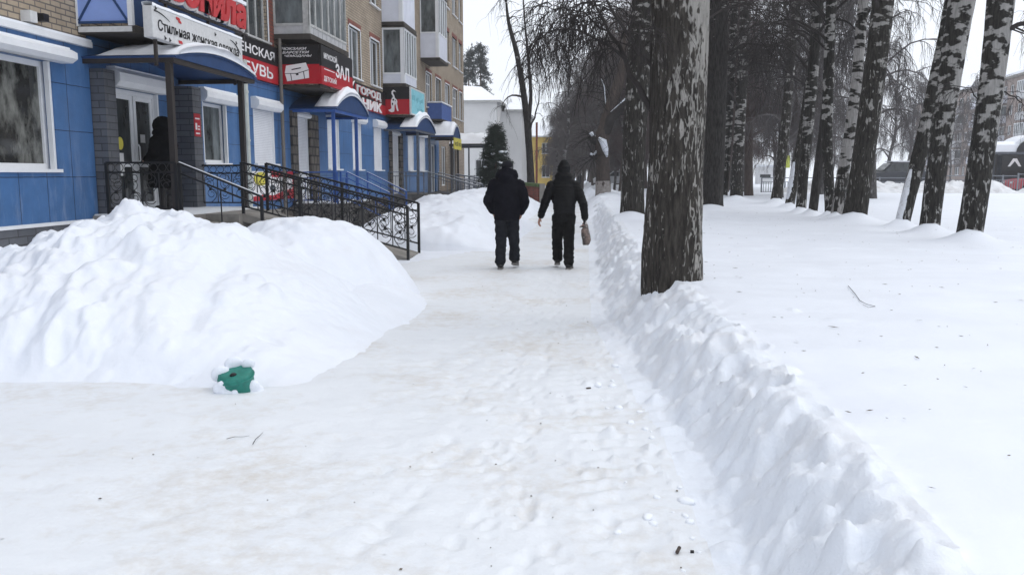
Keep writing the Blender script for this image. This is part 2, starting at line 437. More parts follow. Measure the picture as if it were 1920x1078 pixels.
M['barkA'] = barkmat('bark_old_birch', .556, .528, 1.6, 3.2, side=.30, big=.55, hx=17, hz=8, vx=30, vz=7, dark=(.043, .038, .033), white=(.35, .335, .31))
M['barkB'] = barkmat('bark_dark_birch', .62, .555, 1.5, 5, hx=3.5, hz=7, vx=15, vz=4, dark=(.034, .031, .027), white=(.36, .35, .33))
M['barkC'] = barkmat('bark_dark', .80, .70, 1.5, 6, dark=(.036, .033, .031))
M['barkD'] = barkmat('bark_birch', .578, .525, .8, 2.6, side=.12, hx=4.6, hz=7.5, vx=13, vz=5, white=(.36, .35, .335))
M['barkE'] = barkmat('bark_birch_mixed', .59, .535, .4, 3.2, hx=3.2, hz=8, vx=13, vz=5, white=(.34, .33, .315))
M['barkF'] = barkmat('bark_birch_pale', .53, .455, .2, 1.6, hx=3, hz=8, white=(.38, .365, .35))
M['barkbrown'] = pm('bark_brown', (.075, .058, .050), rough=.9, var=.4, scale=8, bump=.8, stretch=(1, 1, .3))
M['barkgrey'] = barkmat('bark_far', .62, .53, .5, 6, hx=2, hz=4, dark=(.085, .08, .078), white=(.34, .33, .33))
M['whitewash'] = pm('whitewash', (.33, .30, .28), rough=.9, var=.3, scale=9)
M['needle'] = pm('spruce_needles', (.022, .034, .024), rough=.8, var=.4, scale=3)
M['pine'] = pm('pine_needles_far', (.045, .055, .055), rough=.9, var=.4, scale=2)
M['plaster'] = pm('white_plaster', (.72, .72, .72), rough=.9, var=.06, scale=.7)
M['yplaster'] = pm('yellow_plaster', (.56, .40, .115), rough=.9, var=.15, scale=1)
M['farwall'] = brickmat('panel_wall_far', (.27, .215, .19), (.285, .23, .205), (.17, .13, .12), 6.5, 2.9, .07, offset=0, bump=.1, scalevar=.3, dirtmul=.88)
M['clothblack'] = pm('black_cloth', (.0105, .0105, .014), rough=.9, var=.3, scale=14, bump=.25, bscale=70, spec=.15)
M['clothnavy'] = pm('navy_black_cloth', (.007, .007, .011), rough=.92, var=.3, scale=14, bump=.25, bscale=70, spec=.1)
M['quilt'] = pm('quilted_nylon', (.0034, .0034, .004), rough=.6, var=.3, scale=10, bump=.3, bscale=40, spec=.18)
M['trouser'] = pm('dark_trousers', (.016, .0175, .022), rough=.9, var=.25, scale=12, bump=.3, bscale=60, spec=.1)
M['trouser2'] = pm('black_trousers', (.010, .010, .010), rough=.9, var=.25, scale=12, bump=.3, bscale=60, spec=.1)
M['boot'] = pm('boot_leather', (.010, .009, .009), rough=.5, var=.3)
M['sole'] = pm('boot_sole', (.20, .19, .18), rough=.8, var=.4, scale=30)
M['skin'] = pm('skin', (.42, .22, .16), rough=.6, var=.1)
M['fur'] = pm('fur_coat', (.004, .004, .005), rough=1.0, var=.3, scale=40, spec=.05)
M['capmat'] = pm('cap_cloth', (.013, .013, .017), rough=.9, var=.2, spec=.1)
M['capgrey'] = pm('cap_grey_flap', (.12, .12, .13), rough=.9, var=.2)
M['asphalt'] = pm('asphalt', (.045, .045, .047), rough=.9, var=.4, scale=20, dirt=(.3, .3, .31))
M['green'] = pm('green_paint', (.018, .19, .15), rough=.5, var=.25, scale=18)
# ------------------------------------------------------------------ terrain: path, snow bank, snowfield
def xb(y): return np.interp(y, [1, 3.2, 4.9, 6.2, 9, 16, 27, 60, 150], [.58, .53, .46, .28, .0, -.07, -.17, -.7, -2.2])
def xt(y): return np.interp(y, [1, 2.3, 3.3, 5.4, 7.7, 10.3, 19, 60, 150], [.92, .97, 1.04, 1.0, .92, .68, .56, 0, -1.4])
def xl(y): return np.interp(y, [0, 5.4, 6.0, 9, 13, 17, 60, 150], [-30, -30, -3.2, -3.6, -3.9, -2.5, -2.6, -4.5])
FIELD = .45
TREE_MOUNDS = []          # (x, y, height, radius)

def terrain(x, y):
    b, t = xb(y), xt(y)
    wob = .07 * fbm(x * .3 + 5, y * .9, 2)
    wd = np.maximum(t - b, .25)
    s = (x + wob * (1 + .02 * y) - b - .22 * wd) / (wd * .78)
    s = s + np.clip(1.6 - np.abs(s - .4), 0, 1) * (.30 * fbm(s * 1.2 + 3, y * 1.7, 3) + .10 * (billow(s * 2.6, y * 4.0 + 8, 3) - .4)) / (1 + y * .03)
    k = np.clip(s, 0, 1)
    k = k - .10 * sstep(.6, 1.0, k) * (1 - sstep(1.0, 1.7, s))
    prof = np.where(k < .85, k ** 1.15 * .985, 1 - .18 * (1 - k) ** 1.2 * 1.0)
    prof = sstep(0, 1, k) * .45 + k ** .8 * .55
    hb = FIELD * (1 + .10 * fbm(x * .2, y * .55 + 3, 3))
    fade = 1 / (1 + (y / 40.0) ** 2)
    face = np.exp(-((s - .5) / .55) ** 2)
    lumps = (billow(x * 5.5, y * 5.5 + 9, 4) - .35) * .085 * face + (billow(x * 1.7 + 4, y * 2.1, 3) - .35) * .15 * face
    crest = np.exp(-((s - 1.0) / .32) ** 2)
    lumps = lumps + crest * (.05 * billow(x * 3.3, y * 3.3 + 77, 3) + .02)
    h = hb * prof + lumps * np.clip(fade * 1.5, 0, 1)
    # loose clods and boot scuffs on the path by the foot of the bank
    foot = np.exp(-((x - (b - .22)) / .26) ** 2) * sstep(-.2, .3, 7.5 - y)
    cl = np.clip(billow(x * 6.5 + 2, y * 6.5, 3) - .52, 0, 1) * .10
    h = h + foot * cl * (k < .2)
    tread = np.exp(-((x - (b - .40)) / .16) ** 2) * sstep(3.0, 3.8, y) * sstep(7.2, 6.2, y)
    h = h + tread * .010 * np.sin((y - .35 * x) * 2 * np.pi / .17 + 2 * fbm(x * 3, y * 3, 2))
    # trodden surface
    pathm = (1 - k)
    h = h + pathm * (.012 * fbm(x * 1.6, y * 1.1, 4) + .011 * fbm(x * 7, y * 7 + 5, 3))
    # field relief
    fm = sstep(.9, 1.6, s)
    h = h + fm * (.03 * fbm(x * .35, y * .3, 3) + .012 * fbm(x * 1.6 + 3, y * 1.2, 3) + .05 * fbm(x * .06, y * .06 + 8, 2))
    # old footprints across the field beyond the big birch
    fp = np.exp(-(((y - 12.5 - .35 * (x - 3))) / 1.0) ** 2) * sstep(1.3, 2.2, x) * sstep(6.5, 4.5, x)
    h = h - fm * fp * np.clip(billow(x * 2.6, y * 2.2 + 31, 2) - .42, 0, 1) * .10
    # a shallow sledge track further out
    h = h - fm * .05 * np.exp(-((y - (13.4 + .02 * (x - 4) ** 2 - .35 * (x - 4))) / .28) ** 2) * sstep(4.5, 5.5, x)
    for (mx, my, mh, mr) in TREE_MOUNDS:
        h = h + mh * np.exp(-(((x - mx) ** 2 + (y - my) ** 2) / mr ** 2))
    # away to the street and behind the houses the snow lies lower
    h = h - fm * .2 * sstep(50, 66, y)
    return h

def stamp(X, Y, Z, x, y, a, rx, ry, dz, power=1.0):
    """press (or raise) one soft-edged ellipse into a height grid; xs, ys rise along the grid"""
    r = max(rx, ry) * 1.3; xs = X[0]; ys = Y[:, 0]
    i0, i1 = np.searchsorted(xs, [x - r, x + r]); j0, j1 = np.searchsorted(ys, [y - r, y + r])
    if i1 - i0 < 2 or j1 - j0 < 2: return
    dx = X[j0:j1, i0:i1] - x; dy = Y[j0:j1, i0:i1] - y; c, s = math.cos(a), math.sin(a)
    d2 = ((dx * c + dy * s) / rx) ** 2 + ((-dx * s + dy * c) / ry) ** 2
    Z[j0:j1, i0:i1] += dz * np.clip(1 - d2, 0, 1) ** power + (-.25 * dz) * np.exp(-((np.sqrt(d2) - 1.08) / .14) ** 2) * (dz < 0)

def gz(x, y): return float(terrain(np.array([[float(x)]]), np.array([[float(y)]]))[0, 0])

def cum(a, b, f):
    r = [a]
    while r[-1] < b: r.append(r[-1] + f(r[-1]))
    r[-1] = b; return r

def build_ground():
    xs = cum(-.6, 1.5, lambda q: .016)
    left = cum(.6, 14, lambda q: .016 + .05 * (q - .6) ** .8)
    right = cum(1.5, 160, lambda q: .016 + .045 * (q - 1.5) ** .95)
    far_l = cum(14, 160, lambda q: 6 + .1 * q)
    xs = np.array([-v for v in far_l[::-1][:-1]] + [-v for v in left[::-1][:-1]] + xs[:-1] + right)
    ys = np.array(list(np.linspace(-12, .9, 12)) + cum(1.2, 14, lambda q: max(.0125, .0062 * q)) + cum(14.1, 330, lambda q: .0075 * q + .2 * max(0, (q - 70) / 60)))
    X, Y = np.meshgrid(xs, ys)
    Z = terrain(X, Y)
    r = np.random.RandomState(14)
    # boot prints trodden over each other along the path
    for k in range(620):
        y = 2.2 + 13 * r.rand() ** 1.25; x = xb(y) - .35 - (1.9 if y > 6 else 3.2) * r.rand()
        a = r.randn() * .22
        stamp(X, Y, Z, x, y, a, .045, .085, -.006 - .012 * r.rand(), .7); stamp(X, Y, Z, x - math.sin(a) * .13, y - math.cos(a) * .13, a, .034, .042, -.005 - .010 * r.rand(), .7)
    # clods and collapsed blocks along the bank face and its crest
    for k in range(520):
        y = 2.0 + 14 * r.rand() ** 1.3; f = r.rand(); x = xb(y) + .03 + (xt(y) - xb(y)) * (.95 * f) + .05 * r.randn(); q = .02 + .085 * r.rand() ** 2.2
        stamp(X, Y, Z, x, y, r.rand() * 3.1, q, q * (.5 + .7 * r.rand()), q * (.16 + .30 * r.rand()), .75)
    for k in range(90):
        y = 2.0 + 9 * r.rand(); x = xt(y) + .07 * r.randn() - .1; q = .05 + .12 * r.rand()
        stamp(X, Y, Z, x, y, r.rand() * 3.1, q, q * .7, -q * (.1 + .25 * r.rand()), .8)
    for k in range(100):      # crumbs thrown on to the path
        y = 2.2 + 7 * r.rand(); x = xb(y) + .02 - abs(r.randn()) * .2; q = .015 + .045 * r.rand() ** 2
        stamp(X, Y, Z, x, y, r.rand() * 3.1, q, q * .75, q * (.4 + .4 * r.rand()), .5)
    # old tracks across the field
    for (x0, y0, x1, y1, n) in ((2.6, 12.8, 5.2, 18.5, 15), (2.2, 13.0, 7.5, 14.0, 13), (2.6, 16.5, 5.4, 27.0, 18)):
        for k in range(n):
            t = k / n; sd = .1 if k % 2 else -.1; a = math.atan2(x1 - x0, y1 - y0)
            x = x0 + (x1 - x0) * t + sd * math.cos(a) + .05 * r.randn(); y = y0 + (y1 - y0) * t - sd * math.sin(a) + .06 * r.randn()
            stamp(X, Y, Z, x, y, a, .085, .17, -.02 - .025 * r.rand(), .8)
    for k in range(260):      # lumps dropped from the branches
        y = 3 + 34 * r.rand(); x = xt(y) + .4 + (2 + y * .5) * r.rand(); q = .03 + .09 * r.rand() ** 2
        stamp(X, Y, Z, x, y, r.rand() * 3.1, q, q * .8, (.016 if r.rand() < .6 else -.014) * (.4 + r.rand()), .8)
    ny, nx = X.shape
    V = np.stack([X, Y, Z], -1).reshape(-1, 3)
    idx = np.arange(nx * ny).reshape(ny, nx)
    F = np.stack([idx[:-1, :-1], idx[:-1, 1:], idx[1:, 1:], idx[1:, :-1]], -1).reshape(-1, 4)
    cx = V[F, 0].mean(1); cy = V[F, 1].mean(1)
    isbank = (cx > xb(cy) - .02) & (cx < xt(cy) + .12) & (cy < 60)
    ispath = (cx <= xb(cy) - .02) & (cx > xl(cy)) & (cy < 140) & (cx > -11)
    def sub(mask, name, mat):
        f = F[mask]; u, inv = np.unique(f, return_inverse=True)
        o = npobj(name, V[u], inv.reshape(f.shape), mat); tag(o, kind='structure'); return o
    sub(isbank, 'snow_bank', M['snowrough'])
    sub(ispath, 'path', M['path'])
    sub(~(isbank | ispath), 'snow_ground', M['snow'])

def pile(name, label, hf, x0, x1, y0, y1, step, mat='pile', base=None, cat='snow heap', group=None, cut=-.03, clods=None):
    xs = np.arange(x0, x1, step); ys = np.arange(y0, y1, step)
    X, Y = np.meshgrid(xs, ys); H = hf(X, Y)
    if clods:
        r = np.random.RandomState(5)
        for k in range(clods[0]):
            x = clods[1] + (clods[2] - clods[1]) * r.rand(); y = clods[3] + (clods[4] - clods[3]) * r.rand(); q = .03 + .17 * r.rand() ** 2.4
            if x > clods[5] and r.rand() < .8: continue
            stamp(X, Y, H, x, y, r.rand() * 3.1, q, q * (.45 + .5 * r.rand()), q * (.14 + .24 * r.rand()) * (1 if r.rand() < .72 else -.8), .55)
    Z = H if base is None else H + base(X, Y)
    ny, nx = X.shape
    V = np.stack([X, Y, Z], -1).reshape(-1, 3)
    idx = np.arange(nx * ny).reshape(ny, nx)
    F = np.stack([idx[:-1, :-1], idx[:-1, 1:], idx[1:, 1:], idx[1:, :-1]], -1).reshape(-1, 4)
    keep = (H.reshape(-1)[F] > cut).any(1); F = F[keep]
    u, inv = np.unique(F, return_inverse=True); V = V[u]; F = inv.reshape(F.shape)
    c = (float((x0 + x1) / 2), float((y0 + y1) / 2), 0.0)
    o = npobj(name, V, F, M[mat], origin=c)
    return tag(o, label, cat, group)

BIN = aZ(458, 722, .10)
def heapA(x, y):
    crest = np.interp(x, [-9, -7, -5.9, -5.6, -5.3, -5.0, -4.78, -4.5, -4.2, -3.9, -3.65, -3.3, -2.95, -2.6, -2.2, -1.85, -1.5],
                      [.70, .72, .80, .95, 1.10, 1.18, 1.23, 1.21, 1.17, 1.12, 1.02, .80, .58, .36, .12, -.10, -.25])
    yf = 5.75 + .12 * fbm(x * .9, x * .2 + 3, 3) + .25 * sstep(-2.9, -1.5, x) - .20 * np.exp(-((x - BIN[0]) / .45) ** 2)
    t = np.clip((y - yf) / (8.15 - yf), -.2, 1)
    front = np.where(t > 0, 1 - (1 - np.clip(t, 0, 1)) ** 1.75, t * 1.2)
    back = 1 - np.clip((y - 8.15) / 2.4, 0, 2) ** 2
    front = front * np.where(t > 0, .35 + .65 * sstep(0, .16, t), 1)
    p = np.where(y < 8.15, front, back)
    h = np.where((crest < 0) | (p < 0), -np.abs(crest * p), crest * p) - .035 + .03 * fbm(x * 2.3 + 4, y * 2.3, 3)
    m = np.clip(h * 3, 0, 1)
    # shovelled lumps and vertical runnels, not on the smooth right flank
    rough = sstep(-3.2, -4.6, x) * .75 + .25
    h = h + m * rough * (.13 * fbm(x * 1.7, y * 1.3 + 11, 4) + .16 * (billow(x * 2.2 + 3, y * 1.6, 4) - .36) + .035 * fbm(x * 6.5, y * 6, 3))
    h = h + m * (-.09 * np.exp(-((x + 3.45 + .12 * (y - 7)) / .14) ** 2) * sstep(8.4, 7.4, y) * sstep(6.2, 6.8, y))
    h = h + m * .012 * fbm(x * 11, y * 11, 2)
    # scooped hollow where the green bin shows
    q = np.sqrt(((x - BIN[0]) / .15) ** 2 + ((y - BIN[1] - .10) / .17) ** 2)      # scooped out before the bin
    h = h - .16 * np.exp(-q ** 4) * np.clip(h * 6, 0, 1)
    return h

def heapB(x, y):
    r = np.sqrt(((x + 3.75) / (1.5 + .05 * fbm(x * 2, y * 2, 2))) ** 2 + ((y - 10.4) / 1.9) ** 2)
    h = 1.04 * (1 - np.clip(r, 0, 1.4) ** 2.6) - .02
    h = h + np.clip(h * 2, 0, 1) * (.07 * fbm(x * 1.4 + 9, y * 1.4, 4) + .05 * (billow(x * 3, y * 3 + 5, 3) - .33) + .015 * fbm(x * 9, y * 9, 2))
    return h

def heapC(x, y):      # low shoulder joining the heaps to the path
    r = np.sqrt(((x + 2.85) / .9) ** 2 + ((y - 9.2) / 2.0) ** 2)
    h = .34 * (1 - np.clip(r, 0, 1.4) ** 2.0) - .015
    return h + np.clip(h * 3, 0, 1) * (.05 * fbm(x * 1.9, y * 1.9 + 30, 4) + .01 * fbm(x * 9, y * 9, 2))

def ridge_left(y0, y1, xc, wid, hgt, seed):
    def f(x, y):
        t = (y - y0) / (y1 - y0)
        env = np.clip(4 * t * (1 - t), -.2, 1) ** 1
        env = np.where(env > 0, np.sqrt(np.abs(env)), env)
        u = (x - xc(y)) / wid(y)
        h = hgt * env * (1 - np.abs(u) ** 2.2)
        h = np.where(np.abs(u) < 1.4, h, -.3)
        m = np.clip(h * 2, 0, 1)
        return h - .02 + m * (.16 * fbm(x * .9 + seed, y * .9, 4) + .12 * (billow(x * 2 + seed, y * 2, 3) - .3) + .03 * fbm(x * 5, y * 5 + seed, 3))
    return f

def build_piles():
    pile('snow_pile', 'big shovelled snow heap in the left foreground with a green bin at its foot', heapA, -9.0, -1.4, 5.3, 10.8, .022, clods=(300, -8, -2.6, 5.9, 8.6, -3.7))
    pile('snow_pile', 'rounded snow heap in front of the wrought iron ramp, behind the big foreground heap', heapB, -5.6, -2.1, 8.2, 12.6, .03, clods=(60, -5, -2.6, 8.6, 11.5, -3.6))
    pile('snow_pile', 'low snow shoulder running beside the path at the right foot of the heaps', heapC, -3.9, -1.6, 6.8, 11.2, .04)
    pile('snow_pile', 'broad snow heap left of the two walking men, past the end of the ramp',
         ridge_left(17.0, 27, lambda y: -4.0 + .01 * y, lambda y: 2.0 + 0 * y, 1.0, 3), -6.6, -1.6, 16.4, 27.5, .06)
    pile('snow_pile', 'snow ridge along the path behind the man in the cap, below the grey handrails',
         ridge_left(24.5, 44, lambda y: -4.6 + 0 * y, lambda y: 2.3 + 0 * y, .95, 9), -7.2, -2.0, 24, 45, .09)
    pile('snow_pile', 'far snow ridge along the path in front of the spruce and the low red wall',
         ridge_left(41, 70, lambda y: -4.8 + 0 * y, lambda y: 2.6 + 0 * y, .95, 19), -8, -1.6, 40, 71, .14)
    pile('snow_pile', 'snow ridge right of the path far ahead, around the whitewashed trunk',
         ridge_left(30, 72, lambda y: .75 + 0 * y, lambda y: 1.2 + 0 * y, .62, 29), -.8, 2.4, 29, 73, .12)
    def street(x, y):
        h = (.85 + .35 * fbm(x * .18, 3 + x * .02, 3)) * (1 - ((y - 56) / 2.6) ** 2) - .05
        h = np.where(np.abs(y - 56) < 3.4, h, -.3)
        return h + np.clip(h, 0, 1) * (.5 * (billow(x * .9, y * .9, 3) - .3) + .12 * fbm(x * 3, y * 3, 3))
    def street_a(x, y): return np.where(x < 23.5, street(x, y) * sstep(10, 13, x) - .02 - .2 * sstep(23, 23.5, x), -.3)
    pile('snow_pile', 'dirty ploughed snow ridge along the street fence behind the birches', lambda x, y: street(x, y) * sstep(11, 14, x) * sstep(27, 25, x) - .02, 10, 27.2, 52.6, 59.2, .11, mat='dirtysnow', base=lambda x, y: .22 + 0 * x)
    pile('snow_pile', 'dirty ploughed snow ridge below the bus shelter at the right edge', lambda x, y: street(x, y) * sstep(26, 28.5, x) - .02, 26, 46, 52.6, 59.2, .11, mat='dirtysnow', base=lambda x, y: .22 + 0 * x)
# ------------------------------------------------------------------ the long brick apartment house on the left
FX = -8.9
Y0B, Y1B = 2.0, 57.0
WF = W((FX, 0, 0), (0, 1, 0), (1, 0, 0))                     # facade frame: u = world Y

def text_mesh(s, shear=0.0, offset=0.0):
    cu = bpy.data.curves.new("txt", 'FONT'); cu.body = s; cu.size = 1; cu.shear = shear; cu.offset = offset; cu.extrude = .5; cu.resolution_u = 4
    o = bpy.data.objects.new("txt", cu); C.objects.link(o)
    dg = bpy.context.evaluated_depsgraph_get(); dg.update()
    me = bpy.data.meshes.new_from_object(o.evaluated_get(dg))
    bpy.data.objects.remove(o); bpy.data.curves.remove(cu)
    return me

def lettering(s, fr, u0, u1, v0, v1, n0, n1, mat, parent, shear=0.0, offset=.018, slope=0.0, name='lettering', label=None):
    me = text_mesh(s, shear, offset)
    n = len(me.vertices); co_ = np.empty(n * 3); me.vertices.foreach_get("co", co_); co_ = co_.reshape(-1, 3)
    lo = co_.min(0); hi = co_.max(0); r = (co_ - lo) / np.maximum(hi - lo, 1e-6)
    off = rootloc(parent)
    out = np.empty_like(co_)
    base = np.array(fr.o - off); U = np.array(fr.u); N = np.array(fr.n)
    uu = u0 + r[:, 0] * (u1 - u0); vv = v0 + r[:, 1] * (v1 - v0) + slope * r[:, 0]; nn = n0 + r[:, 2] * (n1 - n0)
    out = base + uu[:, None] * U + vv[:, None] * np.array([0, 0, 1.]) + nn[:, None] * N
    me.vertices.foreach_set("co", out.ravel()); me.materials.clear(); me.name = name; me.update()
    o = link(name, me, M[mat], parent)
    if label: o['label'] = label
    return o

def window(parent, fr, u0, u1, v0, v1, depth=.16, style='white', mull=(.5,), transom=None, pane='glass', sill=True, t=.06):
    mb = MB()
    fr.frame(mb, u0 + .003, u1 - .003, v0 + .003, v1 - .003, t, -depth, -depth + .07)
    wd = u1 - u0
    for q in mull: fr.box(mb, u0 + wd * q - t * .45, u0 + wd * q + t * .45, v0 + t, v1 - t, -depth + .002, -depth + .065)
    if transom: 
        zt = v0 + (v1 - v0) * transom; fr.box(mb, u0 + t, u1 - t, zt - t * .4, zt + t * .4, -depth + .004, -depth + .06)
    if sill: fr.box(mb, u0 - .05, u1 + .05, v0 - .05, v0 + .003, -depth, .09)
    f = obj('window', mb, M['greyframe' if style == 'grey' else 'white'], parent)
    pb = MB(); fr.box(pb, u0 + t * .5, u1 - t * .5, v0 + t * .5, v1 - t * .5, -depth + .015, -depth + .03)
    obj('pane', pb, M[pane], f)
    return f

def roller(parent, u0, u1, v0, v1, bu0, bu1, bv0, bv1, closed=True, out=.24, fr=None):
    fr = fr or WF
    mb = MB()                                                  # the housing: chamfered box
    poly = [fr.p(bu0, bv0, .0), fr.p(bu0, bv0, out * .72), fr.p(bu0, bv0 + (bv1 - bv0) * .3, out), fr.p(bu0, bv1 - (bv1 - bv0) * .25, out), fr.p(bu0, bv1, out * .7), fr.p(bu0, bv1, 0)]
    mb.prism(poly, (0, 0, 0), fr.u * (bu1 - bu0))
    # guide rails
    fr.box(mb, u0 + .005, u0 + .06, v0, bv0, -.06, .02); fr.box(mb, u1 - .06, u1 - .005, v0, bv0, -.06, .02)
    b = obj('roller_shutter', mb, M['white'], parent)
    if closed:
        sb = MB(); fr.box(sb, u0 + .06, u1 - .06, v0 + .004, bv0, -.05, -.03); fr.box(sb, u0 + .06, u1 - .06, v0 + .004, v0 + .07, -.03, -.018)
        obj('slats', sb, M['shutter'], b)
    sn = MB(); fr.box(sn, bu0 + .02, bu1 - .02, bv1 + .002, bv1 + .03, .01, out * .66)
    obj('snow', sn, M['roofsnow'], b)
    return b

def build_house():
    h = thing('apartment_building', 'long tan brick apartment house with shops behind blue cladding at street level', 'building', (FX, Y0B, 0))
    # openings: (u0,u1,v0,v1)
    shopw = [(10.6, 13.15, 1.66, 3.40), (18.45, 19.75, 1.84, 3.22), (21.3, 22.75, 1.86, 3.28), (27.4, 28.7, 1.76, 3.46), (30.3, 31.5, 1.76, 3.46), (33.3, 34.55, 1.76, 3.46),
             (39.5, 40.8, 1.76, 3.46), (42.2, 43.6, 1.76, 3.46)]
    doors = [(14.95, 16.55, .86, 3.18), (24.35, 25.5, .55, 3.28), (36.1, 37.55, .55, 3.30), (45.2, 46.6, .55, 3.2), (48.4, 49.9, .9, 3.2), (51.6, 53.4, .55, 3.3)]
    cols = [(21.0, 22.6), (30.3, 31.75), (33.2, 34.6), (44.2, 45.7), (46.9, 48.5), (49.9, 51.4), (52.6, 54.3), (55.1, 56.3)]
    up = []
    for fl, (a, b) in enumerate([(5.12, 6.92), (8.27, 10.07), (11.42, 13.22)]):
        for i, (p, q) in enumerate(cols): up.append((p, q, a, b))
    up += [(6.0, 7.4, 5.12, 6.92), (9.0, 10.4, 5.12, 6.92)]
    # brick body
    mb = MB()
    WF.wall(mb, Y0B, Y1B, 3.86, 16.2, up, .2, 0)
    mb.add([(FX, Y1B, -.2), (FX, Y1B, 16.2), (-21, Y1B, 16.2), (-21, Y1B, -.2)], [(3, 2, 1, 0)])
    mb.add([(FX, Y0B, -.2), (FX, Y0B, 16.2), (-21, Y0B, 16.2), (-21, Y0B, -.2)], [(0, 1, 2, 3)])
    mb.add([(-21, Y0B, -.2), (-21, Y0B, 16.2), (-21, Y1B, 16.2), (-21, Y1B, -.2)], [(0, 1, 2, 3)])
    obj('wall', mb, M['brick'], h)
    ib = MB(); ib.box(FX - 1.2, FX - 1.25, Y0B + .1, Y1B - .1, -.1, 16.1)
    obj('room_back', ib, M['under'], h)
    rb = MB(); rb.box(-21.4, FX + .45, Y0B - .4, Y1B + .4, 16.2, 16.42); obj('roof', rb, M['concrete'], h)
    sb = MB(); sb.box(-21.3, FX + .40, Y0B - .35, Y1B + .35, 16.424, 16.7); obj('roof_snow', sb, M['roofsnow'], h)
    # blue cladding, two runs of different height
    mb = MB(); WF.wall(mb, Y0B, 14.18, .80, 3.76, shopw[:1], .2, .045)
    WF.box(mb, 14.179, 14.18, .8, 3.76, 0, .045)
    obj('cladding', mb, M['blue'], h)
    mb = MB(); WF.wall(mb, 14.18, 47.5, .62, 3.98, shopw[1:] + doors[:4], .22, .03)
    obj('cladding', mb, M['blue'], h)
    mb = MB(); WF.wall(mb, 47.5, Y1B, .62, 3.98, doors[4:], .22, .012)
    obj('wall', mb, M['brickfar'], h)
    # strips, plinth
    mb = MB(); WF.box(mb, Y0B, 14.2, 3.762, 3.86, 0, .13); WF.box(mb, Y0B, 14.2, .745, .80, 0, .10)
    obj('drip_strip', mb, M['white'], h)
    sb = MB(); WF.box(sb, Y0B, 14.2, 3.862, 3.90, .005, .115); obj('snow', sb, M['roofsnow'], h)
    mb = MB(); WF.box(mb, 14.2, Y1B, 3.98, 4.02, 0, .08); obj('drip_strip', mb, M['bluemetal'], h)
    mb = MB(); WF.box(mb, Y0B, 14.2, -.2, .745, -.02, .075); obj('plinth', mb, M['brickgrey'], h)
    mb = MB(); WF.box(mb, 14.2, Y1B, -.2, .62, -.02, .05); obj('plinth', mb, M['stone'], h)
    # shop windows
    window(h, WF, *shopw[0], depth=.18, mull=(.42,), t=.09, pane='shopglass_reflections')
    roller(h, *shopw[0], 10.4, 13.42, 3.40, 3.62, closed=False, out=.34)
    window(h, WF, *shopw[1], depth=.18, mull=(), t=.07, pane='glasspale')
    roller(h, *shopw[1], 18.3, 20.05, 3.22, 3.5, closed=False)
    for k, s in enumerate(shopw[2:]):
        roller(h, *s, s[0] - .12, s[1] + .14, s[3], s[3] + .27, closed=True, out=.26)
        sm = MB(); WF.box(sm, s[0] - .06, s[1] + .06, s[2] - .05, s[2] + .002, -.1, .14); obj('sill', sm, M['white'], h)
    # brick pilasters either side of the first door
    mb = MB(); mb.box(FX - .05, -8.61, 14.21, 14.56, -.1, 3.42); obj('pilaster', mb, M['brickgrey'], h)
    mb = MB(); mb.box(FX - .05, -8.48, 17.2, 17.6, -.1, 3.42); obj('pilaster', mb, M['brickgrey'], h)
    # first shop door: white frame, two leaves
    a, b, c, e = doors[0]
    mb = MB(); WF.frame(mb, a + .003, b - .003, c, e - .003, .09, -.15, -.06)
    for u0, u1 in ((a + .09, a + .78), (a + .82, b - .09)):
        WF.frame(mb, u0, u1, c + .09, e - .095, .085, -.14, -.08)
        WF.box(mb, u0 + .085, u1 - .085, c + .86, c + .96, -.138, -.082)
    d = obj('shop_door', mb, M['white'], h)
    pb = MB(); WF.box(pb, a + .1, b - .1, c + .1, e - .1, -.12, -.105); obj('pane', pb, M['glass'], d)
    hb = MB(); hb.tube([WF.p(a + .86, c + .95, -.05), WF.p(a + .86, c + 1.0, -.02), WF.p(a + .86, c + 1.25, -.02), WF.p(a + .86, c + 1.3, -.05)], .014, 6)
    obj('handle', hb, M['white'], d)
    nb = MB(); ang = [i * math.pi / 12 for i in range(24)]
    nb.prism([WF.p(a + .27 + .10 * math.cos(t), 2.16 + .12 * math.sin(t), -.075) for t in ang], (0, 0, 0), (.004, 0, 0)); obj('round_sticker', nb, M['yellow'], d)
    nb = MB(); WF.box(nb, a + .16, a + .36, 1.55, 1.98, -.078, -.072)
    nt_ = obj('notice', nb, M['signwhite'], d)
    nb = MB(); WF.box(nb, a + 1.0, a + 1.17, 2.2, 2.36, -.078, -.072); obj('notice', nb, M['signwhite'], d)
    roller(h, a, b, c, e, 14.72, 16.62, 3.18, 3.5, closed=False, out=.3)
    # small red placard on the second pilaster
    # stone surrounds and shuttered doors
    for (u0, u1, v0, v1), js in ((doors[1], (.42, .75)), (doors[2], (.35, .55))):
        mb = MB(); WF.box(mb, u0 - js[0], u0, -.1, 3.42, 0, .12); WF.box(mb, u1, u1 + js[1], -.1, 3.42, 0, .12)
        obj('stone_surround', mb, M['stone'], h)
        roller(h, u0, u1, v0, v1, u0 - .02, u1 + .02, v1, v1 + .14, closed=True, out=.16)
    for (u0, u1, v0, v1) in doors[3:]:
        mb = MB(); WF.frame(mb, u0, u1, v0, v1, .09, -.14, -.06); WF.box(mb, (u0 + u1) / 2 - .06, (u0 + u1) / 2 + .06, v0 + .09, v1 - .09, -.138, -.062)
        dd = obj('shop_door', mb, M['white'], h)
        pb = MB(); WF.box(pb, u0 + .05, u1 - .05, v0 + .05, v1 - .05, -.115, -.1); obj('pane', pb, M['glass'], dd)
    # upper windows with red brick lintels and white reveals
    rng = random.Random(4)
